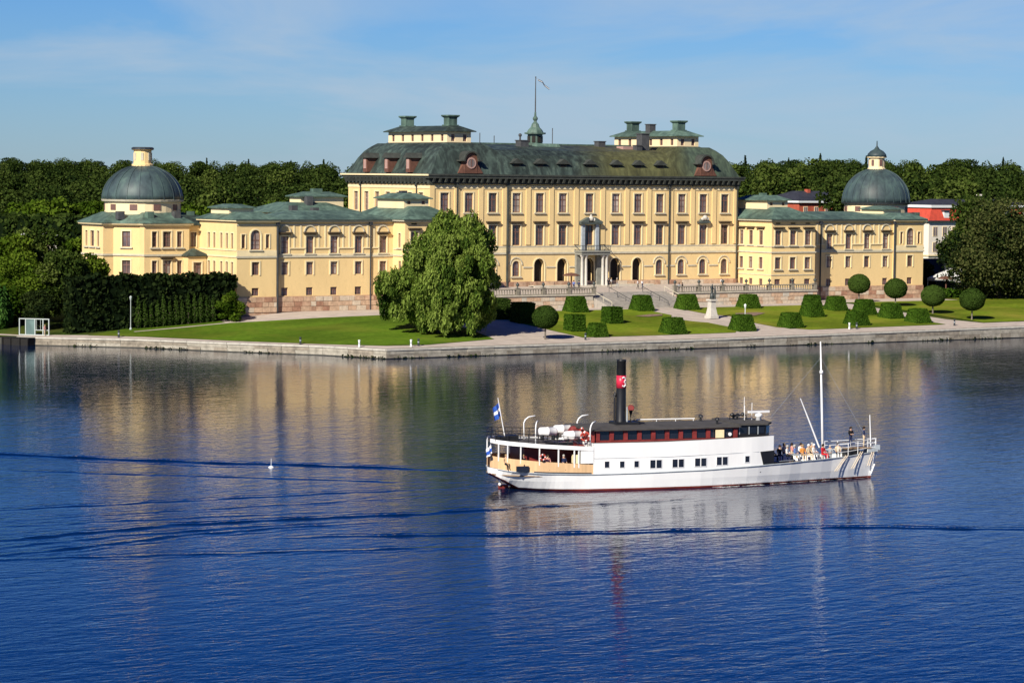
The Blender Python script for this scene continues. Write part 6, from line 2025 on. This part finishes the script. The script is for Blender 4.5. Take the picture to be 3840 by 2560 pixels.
def cowl(x, y, z0, z1, r, d, mouth='vent_red', body='ship_black'):
    d = Vector(d).normalized()
    m = MB(); m.tube([(x, y, z0), (x, y, z1), tuple(Vector((x, y, z1 + r * 1.2)) + d * r * .7), tuple(Vector((x, y, z1 + r * 1.5)) + d * r * 2.2)], [r, r, r * 1.25, r * 1.75], 10)
    v = sb(m, 'ventilator', body, None, True)
    c = Vector((x, y, z1 + r * 1.5)) + d * r * 2.22
    m = MB(); m.tube([tuple(c - d * .02), tuple(c + d * .03)], r * 1.6, 12); sb(m, 'cowl_mouth', mouth, v)
cowl(FX + .70, -.3, 4.6, 5.7, .15, (-.35, -1, .1))
m = MB(); m.box(9.1, 11.0, -.8, .8, 4.6, 4.88); m.hull([(11.0, -.7, 4.6), (11.9, -.7, 4.6), (11.9, .7, 4.6), (11.0, .7, 4.6)], [(11.0, -.5, 4.95), (11.6, -.3, 4.75), (11.6, .3, 4.75), (11.0, .5, 4.95)]); sb(m, 'skylight', 'ship_black')
m = MB(); m.tube([(11.7, 1.7, 4.82), (16.6, 1.7, 4.82)], .05, 5); sb(m, 'white_rail', 'ship_white')
for x in (11.8, 13.4, 15, 16.5):
    m = MB(); m.tube([(x, 1.7, 4.6), (x, 1.7, 4.82)], .03, 4); sb(m, 'rail_post', 'ship_white')
for x, y in ((16.9, 1.2), (17.2, -1.4), (19.6, 1.0), (20.1, 1.4)):
    m = MB(); m.lathe([(.09, 4.6), (.09, 4.95), (.2, 4.98), (.16, 5.12), (.03, 5.2)], 8, (x, y)); sb(m, 'vent', 'ship_black')
m = MB(); m.tube([(19.2, .8, 4.7), (19.2, .8, 5.1), (20.6, .8, 5.1), (20.6, .8, 4.7)], .06, 6); m.ball((19.4, .8, 5.15), .16); m.ball((20.3, .8, 5.15), .16); sb(m, 'searchlights', 'ship_black')
for x, y, z in ((20.5, 1.0, 6.5), (20.9, .4, 6.1), (20.2, .2, 5.9)):
    m = MB(); m.tube([(x, y, 4.7), (x, y, z)], .022, 4); sb(m, 'antenna', 'ship_white')
m = MB(); m.lathe([(.25, 4.75), (.2, 5.0), (.3, 5.05), (.3, 5.25), (.12, 5.32)], 12, (21.3, 0)); rd = sb(m, 'radar', 'radar_white', None, True)
m = MB(); m.T = Matrix.Translation((21.3, 0, 0)) @ Matrix.Rotation(rad(8), 4, 'Z'); m.box(-.95, .95, -.1, .1, 5.34, 5.5); sb(m, 'radar_bar', 'radar_white', rd)
# liferafts in their cradles
for x, y, z in ((4.05, .6, 4.15), (5.6, 1.6, 4.2), (5.45, -1.2, 4.0)):
    m = MB(); m.T = Matrix.Translation((x, y, z)) @ Matrix.Rotation(PI / 2, 4, 'Y'); m.lathe([(.05, -.74), (.27, -.7), (.34, -.6), (.34, -.06), (.36, -.05), (.36, .05), (.34, .06), (.34, .6), (.27, .7), (.05, .74)], 14); sb(m, 'liferaft', 'radar_white', None, True)
    m = MB(); m.box(x - .5, x - .4, y - .3, y + .3, 3.5, z - .25); m.box(x + .4, x + .5, y - .3, y + .3, 3.5, z - .25); sb(m, 'raft_cradle', 'ship_black')
# davits
for x, y, z0, dx, dy in ((2.5, 1.7, 3.5, .85, -.15), (1.75, -2.95, 3.5, .3, .35), (6.85, 1.7, 3.5, .85, -.1), (6.12, -3.2, 3.4, .55, .35)):
    m = MB(); m.tube([(x, y, z0), (x, y, z0 + 1.25), (x + dx * .12, y + dy * .12, z0 + 1.5), (x + dx * .4, y + dy * .4, z0 + 1.7), (x + dx, y + dy, z0 + 1.8)], [.065, .06, .055, .05, .045], 7); sb(m, 'davit', 'ship_white', None, True)
# railing of the upper deck aft
for zz in (.25, .5, .78):
    m = MB(); m.tube([(x, -(lerp_tab(DECKB, x) - .1), utop(x) - .1 + zz) for x in (6.0, 4, 2, 0, -.6, -1.0, -1.25)] + [(x, (lerp_tab(DECKB, x) - .1), utop(x) - .1 + zz) for x in (-1.25, -1.0, -.6, 0, 2, 4, 6.0)], .022, 4); sb(m, 'deck_rail', 'ship_black')
ps = MB(); ps.tube([(0, 0, 0), (0, 0, .8)], .03, 4); psm = ps.mesh('rail_post', 'ship_black')
for k in range(10):
    x = -1.2 + k * .78
    for s in (-1, 1):
        put('rail_post', psm, SHIP, (x, s * (lerp_tab(DECKB, x) - .1), utop(x) - .12))
m = MB(); m.box(-.6, .2, -.5, .5, 3.6, 3.95); m.box(.6, 1.6, .6, 1.6, 3.55, 3.9); m.box(2.9, 5.0, -2.6, -2.2, 3.4, 3.62); sb(m, 'deck_bench', 'ship_black')
# red lockers and rings by the house
m = MB(); m.box(6.0, 6.6, -.6, 1.2, 3.5, 4.35); m.lathe([(.5, 3.5), (.52, 4.2), (.3, 4.5), (.05, 4.55)], 12, (6.2, .6)); sb(m, 'red_locker', 'ship_maroon')
# flag staff, mast, boom, stays
m = MB(); m.tube([(.12, 0, 3.6), (-.62, 0, 6.85)], [.05, .03], 6); sb(m, 'flagstaff', 'ship_white')
m = MB(); m.tube([(26.9, 0, 1.0), (26.7, 0, 6), (26.5, 0, 10.85)], [.12, .095, .05], 8); m.lathe([(.14, 8.3), (.16, 8.5), (.1, 8.6)], 8, (26.62, 0)); mast = sb(m, 'mast', 'ship_white', None, True)
m = MB(); m.tube([(26.55, 0, 2.5), (25.6, 0, 4.7), (24.85, 0, 6.4)], [.07, .06, .035], 6); sb(m, 'boom', 'ship_white', mast)
for pts in ([(26.55, 0, 9.6), (22.3, 0, 4.9)], [(26.55, 0, 9.6), (31.0, 0, 2.6)]):
    m = MB(); m.tube(pts, .010, 3); sb(m, 'stay', 'ship_grey', mast)
m = MB(); m.tube([(31.05, 0, 2.0), (30.9, 0, 5.0)], [.06, .035], 6); sb(m, 'jackstaff', 'ship_white')
# pulpit rails and steps at the bow
for s in (-1, 1):
    for zz in (.36, .70, 1.02):
        m = MB(); m.tube([(x, s * max(.05, lerp_tab(DECKB, x) - .06), lerp_tab(RAILZ, x) + zz) for x in (27.6, 28.6, 29.6, 30.6, 31.5)], .022, 5); sb(m, 'bow_rail', 'ship_white')
    for x in (27.6, 28.6, 29.6, 30.6, 31.45):
        y = s * max(.05, lerp_tab(DECKB, x) - .06)
        m = MB(); m.tube([(x, y, lerp_tab(RAILZ, x)), (x, y, lerp_tab(RAILZ, x) + 1.04)], .026, 5); sb(m, 'rail_post', 'ship_white')
m = MB(); m.box(28.6, 30.9, -.4, .4, 2.36, 2.44); sb(m, 'bow_platform', 'deck_wood')
m = MB(); m.box(28.7, 29.9, -.35, .35, 1.3, 2.36); sb(m, 'windlass', 'ship_black')
for x0, z0, x1, z1 in ((28.4, 1.95, 27.3, .75), (29.9, 2.15, 28.95, .85), (31.2, 2.35, 30.6, 1.0)):
    m = MB()
    ya, yb = -(lerp_tab(DECKB, x0) + .1), -(lerp_tab(DECKB, x1) + .12)
    for q in (-.09, .09):
        m.tube([(x0 + q, ya, z0), (x1 + q, yb, z1)], .035, 5)
    for k in range(5):
        f = (k + .5) / 5
        m.tube([(x0 + (x1 - x0) * f - .1, ya + (yb - ya) * f, z0 + (z1 - z0) * f), (x0 + (x1 - x0) * f + .1, ya + (yb - ya) * f, z0 + (z1 - z0) * f)], .022, 4)
    sb(m, 'bow_ladder', 'ladder_wood')
m = MB(); m.box(30.6, 31.5, -.35, .35, 2.1, 2.35); m.box(31.35, 31.75, -.2, .2, 2.2, 2.6); sb(m, 'bow_fitting', 'ship_grey')
m = MB(); m.tube([(31.3, -.18, 1.1), (31.0, -.2, .35)], [.07, .06], 8); sb(m, 'bow_fender', 'ship_white')
# rudder and rudder stock
m = MB(); m.box(-.5, .4, -.05, .05, -.9, .25); sb(m, 'rudder', 'ship_red')
m = MB(); m.tube([(-.35, 0, .15), (-.35, 0, .8)], .06, 6); m.ball((-.4, -.1, .3), .14); sb(m, 'rudder_stock', 'ship_white')
m = MB(); m.tube([(22.0, -2.2, 1.72), (23.5, -1.95, 1.78)], .02, 4); sb(m, 'grab_rail', 'ship_grey')
m = MB()
for k in range(4):
    m.box(22.0 + k * 1.15, 22.9 + k * 1.15, -.25, .25, 1.06, 1.46)
sb(m, 'bow_bench', 'deck_wood')

# the counter stern is short: draw the part abaft x = 2.5 together
def sq(x):
    return 2.5 - (2.5 - x) * .86 if x < 2.5 else x
_done = set()
for ch in list(SHIP.children_recursive):
    if ch.type != 'MESH':
        continue
    if ch.location.x or ch.location.y:
        if ch.parent == SHIP:
            ch.location.x = sq(ch.location.x)
        continue
    if ch.data.name in _done or ch.parent != SHIP and (ch.parent.location.x or ch.parent.location.y):
        continue
    _done.add(ch.data.name)
    if ch.data.users > 1:
        continue
    for v in ch.data.vertices:
        if v.co.x < 2.5:
            v.co.x = sq(v.co.x)

def ship_pt(p):
    return SHIP.matrix_basis @ Vector(p)
def ship_world(p):
    a = rad(-15.155)
    return Vector((-133.88 + p[0] * math.cos(a) - p[1] * math.sin(a), -177.98 + p[0] * math.sin(a) + p[1] * math.cos(a), p[2]))

# things carried on board that are things of their own
def flag(name, pts, w0, mats, lab, stripes):
    """cloth hanging in folds; pts: the hoist edge (ship coordinates)"""
    m = MB()
    n = 8
    for k in range(n):
        for i, (v0, v1, mt) in enumerate(stripes):
            def P(u, v):
                a, b = Vector(pts[0]), Vector(pts[1])
                p = a.lerp(b, v)
                return p + Vector((-.72 * u * w0, .13 * math.sin(u * 9) * (0.4 + v), -.62 * u * w0))
            u0, u1 = k / n, (k + 1) / n
            t_ = Vector((0, .012, 0))
            q = [P(u0, v0), P(u1, v0), P(u1, v1), P(u0, v1)]
            m.hull([tuple(x - t_) for x in q], [tuple(x + t_) for x in q], mt)
    o = m.build(name, mats)
    o.location = (-133.88, -177.98, 0)
    o.rotation_euler = (0, 0, rad(-15.155))
    return tag(o, lab, 'flag')
flag('flag', ((-.09, 0, 6.5), (.12, 0, 5.5)), .7, ['flag_blue', 'flag_white'], 'small blue and pale flag hanging from the staff at the ship stern', ((0, .38, 0), (.38, .62, 1), (.62, 1, 0)))
flag('flag', ((-.93, -.7, 3.35), (-.90, -.9, 2.75)), .55, ['flag_blue', 'flag_white'], 'crumpled blue and white flag at the ship stern below the awning', ((0, .35, 1), (.35, .8, 0), (.8, 1, 1)))
def lifebuoy(p, d, r, lab):
    e = empty('lifebuoy', ship_world(p), rad(-15.155) + d)
    tag(e, lab, 'lifebuoy')
    ring, bandm = MB(), MB()
    for k in range(16):
        a0, a1 = 2 * PI * k / 16, 2 * PI * (k + 1) / 16
        (bandm if k % 4 == 0 else ring).tube([(r * math.cos(a0), 0, r * math.sin(a0)), (r * math.cos(a1), 0, r * math.sin(a1))], .075, 6)
    ring.build('ring', 'orange_red', e); bandm.build('band', 'radar_white', e)
lifebuoy((6.05, -2.3, 4.0), -.5, .33, 'red lifebuoy on the aft end of the ship deckhouse')
lifebuoy((6.2, -1.3, 4.25), -1.2, .3, 'upper red lifebuoy on the aft end of the ship deckhouse')
lifebuoy((2.3, -3.36, 2.62), 0, .2, 'pink red lifebuoy hanging on the ship stern rail')

# thin foam at the bow and along the waterline
fo = MB()
rf2 = random.Random(4)
for k in range(80):
    x = 31.0 - rf2.random() ** 1.3 * 15
    y = -(lerp_tab(WLB, x) + rf2.uniform(.05, .12 + (31 - x) * .035))
    L, w_ = rf2.uniform(.25, .8), rf2.uniform(.03, .09)
    sl = .12
    fo.poly([(x - L, y - L * sl - w_, .018), (x, y - w_, .018), (x + .15, y, .018), (x, y + w_, .018), (x - L, y - L * sl + w_, .018)])
for k in range(26):
    x = 30.8 - rf2.random() ** 1.5 * 9
    y = (lerp_tab(WLB, x) + rf2.uniform(.05, .3)); L, w_ = rf2.uniform(.25, .7), rf2.uniform(.03, .08)
    fo.poly([(x - L, y - w_, .018), (x, y - w_, .018), (x, y + w_, .018), (x - L, y + w_, .018)])
fo = fo.build('foam', 'flag_white', None, False, (-133.88, -177.98, 0.0), rad(-15.155), 'stuff')

# ------------------------------------------------------------------ people
def cloth(name, c):
    if name not in MATS:
        plain(name, c, 0.85, var=0.08, scale=6, world=False, spec=0.2)
    return MATS[name]
SKIN = cloth('skin', (0.55, 0.33, 0.23))
SHOE = cloth('shoe', (0.03, 0.025, 0.02))
def body_mesh(name, J, bones, fat=1.0):
    """J: joint -> (x, y, z, radius, zone); one skinned surface, zones give skin, shirt, trousers"""
    keys = list(J)
    me = bpy.data.meshes.new(name + '_skel')
    me.from_pydata([J[k][:3] for k in keys], [(keys.index(a), keys.index(b)) for a, b in bones], [])
    o = bpy.data.objects.new(name + '_skel', me)
    COL.objects.link(o)
    sk = o.modifiers.new('skin', 'SKIN')
    sk.use_smooth_shade = True
    o.modifiers.new('sub', 'SUBSURF').levels = 1
    for v, k in zip(me.skin_vertices[0].data, keys):
        v.radius = (J[k][3] * fat, J[k][3] * fat * .82 if k in ('pelvis', 'spine', 'chest') else J[k][3] * fat)
        v.use_root = (k == 'pelvis')
    dg = bpy.context.evaluated_depsgraph_get()
    dg.update()
    out = bpy.data.meshes.new_from_object(o.evaluated_get(dg))
    out.name = name
    bpy.data.objects.remove(o)
    bpy.data.meshes.remove(me)
    out.materials.clear()
    for mt in (SKIN, SKIN, SKIN, SHOE):
        out.materials.append(mt)
    segs = []
    for a, b in bones:
        segs.append((Vector(J[a][:3]), Vector(J[b][:3]), J[a][4], J[b][4]))
    for p in out.polygons:
        c = Vector(p.center)
        best = (1e9, 0)
        for a, b, za, zb in segs:
            d = b - a
            t_ = max(0, min(1, (c - a).dot(d) / d.length_squared))
            q = (c - a - d * t_).length
            if q < best[0]:
                best = (q, za if t_ < .55 else zb)
        p.material_index = best[1]
        p.use_smooth = True
    return out
def joints(pose):
    J = {'pelvis': (0, 0, .95, .145, 2), 'spine': (0, .01, 1.15, .13, 1), 'chest': (0, .0, 1.36, .15, 1), 'neck': (0, .01, 1.50, .055, 0), 'head': (0, .03, 1.61, .098, 0), 'crown': (0, .02, 1.70, .08, 0), 'nose': (0, .125, 1.61, .018, 0)}
    for s, n in ((-1, 'l'), (1, 'r')):
        J['sh' + n] = (s * .19, 0, 1.41, .07, 1)
        if pose == 'arms':
            J['el' + n] = (s * .29, .05, 1.16, .047, 1); J['wr' + n] = (s * .08, .27, 1.12, .033, 0); J['ha' + n] = (s * .02, .30, 1.14, .036, 0)
        elif pose == 'sit':
            J['el' + n] = (s * .25, .06, 1.15, .047, 1); J['wr' + n] = (s * .17, .28, 1.05, .033, 0); J['ha' + n] = (s * .14, .36, 1.03, .036, 0)
        else:
            J['el' + n] = (s * .26, -.02, 1.14, .047, 1); J['wr' + n] = (s * .26, .06, .92, .033, 0); J['ha' + n] = (s * .25, .09, .82, .036, 0)
        J['hi' + n] = (s * .09, 0, .90, .09, 2)
        if pose == 'sit':
            J['kn' + n] = (s * .12, .44, .92, .062, 2); J['an' + n] = (s * .12, .46, .50, .042, 2); J['to' + n] = (s * .13, .60, .46, .036, 3)
        elif pose == 'walk':
            J['kn' + n] = (s * .10, .10 + s * .13, .50, .06, 2); J['an' + n] = (s * .10, s * .24, .09, .042, 2); J['to' + n] = (s * .11, .15 + s * .24, .04, .036, 3)
        else:
            J['kn' + n] = (s * .10, .02, .50, .06, 2); J['an' + n] = (s * .11, 0, .08, .042, 2); J['to' + n] = (s * .12, .15, .03, .036, 3)
    return J
BONES = [('pelvis', 'spine'), ('spine', 'chest'), ('chest', 'neck'), ('neck', 'head'), ('head', 'crown'), ('head', 'nose')]
for n in 'lr':
    BONES += [('chest', 'sh' + n), ('sh' + n, 'el' + n), ('el' + n, 'wr' + n), ('wr' + n, 'ha' + n), ('pelvis', 'hi' + n), ('hi' + n, 'kn' + n), ('kn' + n, 'an' + n), ('an' + n, 'to' + n)]
POSES = {p: body_mesh('body', joints(p), BONES) for p in ('stand', 'arms', 'sit', 'walk')}
hm = MB(); hm.lathe([(.112, 1.60), (.118, 1.66), (.10, 1.735), (.05, 1.772), (.004, 1.778)], 12, (0, .005)); hm.lathe([(.06, 1.52), (.10, 1.58), (.112, 1.64)], 8, (0, -.03))
cloth('hair_dark', (.03, .02, .014)); cloth('hair_fair', (.32, .22, .11)); cloth('hair_grey', (.4, .39, .37)); cloth('hat_white', (.75, .74, .7))
HAIR = {k: hm.mesh('hair', k, True) for k in ('hair_dark', 'hair_fair', 'hair_grey', 'hat_white')}
def person(p, face, pose, shirt, trouser, hair, lab, group=None, scale=.86):
    """p: feet (or the seat's foot level for sit); face: heading of the look, radians from +X"""
    z = p[2] - (.44 * scale if pose == 'sit' else 0)
    e = tag(empty('person', (p[0], p[1], z), face - PI / 2), lab, 'person', group)
    e.scale = (scale,) * 3
    b = put('body', POSES[pose], e)
    for i, c in ((1, shirt), (2, trouser)):
        b.material_slots[i].link = 'OBJECT'
        b.material_slots[i].material = cloth('cloth_%02d%02d%02d' % tuple(int(v * 99) for v in c), c)
    put('hair', HAIR[hair], e)
    return e
WHT, BLU, NVY, BLK, RED, ORG, TAN, GRY, BEI, PNK = (.75, .74, .72), (.10, .17, .42), (.025, .035, .09), (.016, .016, .018), (.55, .02, .03), (.62, .26, .06), (.42, .30, .18), (.3, .32, .34), (.6, .48, .32), (.66, .30, .26)
a_s = rad(-15.155)
def on_ship(x, y, z, *a):
    w = ship_world((x, y, z))
    person((w.x, w.y, w.z), *a)
look = a_s - PI / 2
gb_ = 'passengers on the ship bow'
for x, y, pose, sh_, tr_, hr_, lab in (
    (22.0, -1.2, 'sit', BLK, BLK, 'hair_dark', 'passenger in black sitting closest to the ship house on the bow deck'),
    (22.75, -.9, 'sit', BLK, NVY, 'hair_dark', 'passenger in black leaning beside the one in the white top on the bow'),
    (23.3, -1.1, 'sit', WHT, BLK, 'hair_grey', 'passenger in a white top with grey hair, leftmost light one on the bow'),
    (24.0, -.9, 'sit', BLU, GRY, 'hair_grey', 'passenger in a blue shirt among those on the bow'),
    (24.7, -.9, 'sit', ORG, TAN, 'hair_fair', 'passenger in orange sitting on the bow deck'),
    (25.3, -.7, 'sit', BEI, BEI, 'hat_white', 'passenger in beige with a white hat on the bow'),
    (25.85, -.5, 'sit', WHT, GRY, 'hat_white', 'passenger in white with a white hat left of the one in red'),
    (26.45, -.9, 'sit', RED, RED, 'hair_dark', 'passenger in red at the foot of the ship mast'),
    (27.35, -.3, 'arms', GRY, GRY, 'hair_grey', 'passenger in grey standing right of the ship mast'),
    (28.0, -.35, 'sit', BEI, BLK, 'hair_dark', 'passenger in beige crouching below the bow rail'),
    (22.4, .5, 'stand', NVY, BLK, 'hair_dark', 'passenger in navy standing behind the black clad ones on the bow'),
    (23.7, .4, 'sit', GRY, NVY, 'hair_fair', 'fair haired passenger in grey behind the one in blue on the bow'),
    (24.4, .5, 'sit', PNK, BEI, 'hair_dark', 'passenger in pink behind the one in orange on the bow'),
    (25.1, .3, 'sit', WHT, NVY, 'hair_dark', 'dark haired passenger in white behind the beige one on the bow'),
    (26.1, .4, 'sit', TAN, BLK, 'hair_grey', 'passenger in tan behind the one in red on the bow')):
    on_ship(x, y, 1.06 if pose != 'sit' else 1.62, look + random.Random(int(x * 10)).uniform(-1.2, 1.6), pose, sh_, tr_, hr_, lab, gb_, .94)
on_ship(29.3, .1, 2.44, look + .3, 'arms', BLK, NVY, 'hair_dark', 'person in black with folded arms standing at the bow rail', gb_, .93)
on_ship(30.45, .1, 2.44, look + 1.2, 'stand', NVY, BEI, 'hair_dark', 'person in navy standing foremost at the ship bow', gb_, .93)
gs_ = 'passengers under the ship awning'
for x, sh_, tr_, hr_, lab in ((-.1, TAN, BLK, 'hair_fair', 'passenger in tan at the rearmost opening under the ship awning'), (1.1, BLK, BLK, 'hair_fair', 'passenger in black at the second opening under the ship awning'),
                         (2.9, PNK, GRY, 'hair_dark', 'passenger in pink at the middle opening under the ship awning'), (4.1, NVY, BLK, 'hair_grey', 'passenger in navy at the fourth opening under the ship awning')):
    on_ship(x, -(lerp_tab(DECKB, x) - .55), 1.62, look + .2, 'sit', sh_, tr_, hr_, lab, gs_)
gt_ = 'visitors on the terrace'
for x, y, f, pose, sh_, tr_, hr_, lab in (
    (-7.3, -6.4, .5, 'walk', BLU, NVY, 'hair_dark', 'person in blue walking on the terrace beside the brown parasol'),
    (-6.6, -6.8, .7, 'walk', NVY, BLK, 'hair_dark', 'person in dark clothes beside the one in blue at the parasol'),
    (1.55, -4.0, 2.0, 'stand', WHT, BEI, 'hair_fair', 'person in white standing right of the portal columns'),
    (.85, -4.2, 1.2, 'stand', BLK, BLK, 'hair_dark', 'person in black standing left of the one in white by the portal'),
    (2.5, -4.2, -.8, 'walk', TAN, GRY, 'hair_grey', 'person in tan on the terrace right of the portal columns'),
    (4.7, -6.7, -1.0, 'walk', WHT, BLK, 'hair_dark', 'person in white and black near the top of the stairs, left of a pair'),
    (5.5, -6.8, -1.4, 'walk', WHT, NVY, 'hair_fair', 'person in white and navy near the top of the stairs, right of a pair'),
    (9.1, -11.6, 1.4, 'stand', GRY, WHT, 'hair_dark', 'person in grey at the balustrade end right of the stairs'),
    (9.8, -11.5, 2.0, 'stand', BLK, BEI, 'hair_dark', 'person in black leaning at the balustrade right of the stairs'),
    (21.5, -6.4, -1.2, 'walk', WHT, TAN, 'hair_fair', 'person in white alone on the right half of the terrace')):
    person((x, y, terr_z(y)), f, pose, sh_, tr_, hr_, lab, gt_)
person((-95.4, -7.0, ground_z(-95.4, -7.0) - .02), -1.0, 'stand', PNK, BEI, 'hair_fair', 'person in pink standing at the right end of the white gate')
# the bronze figure of the statue
bs = put('figure', POSES['arms'].copy(), s_, (0, 0, 2.85), -PI + .5, scale=1.32)
for i in range(4):
    bs.data.materials[i] = MATS['bronze']
m = MB(); m.lathe([(.34, 0), (.30, .5), (.2, 1.0)], 10); m.build('drapery', 'bronze', s_, True, (0, 0, 2.85))
m = MB(); m.tube([(.35, -.2, 2.85), (.4, -.25, 3.9), (.3, -.3, 4.9)], [.2, .16, .06], 7); m.build('support', 'bronze', s_)
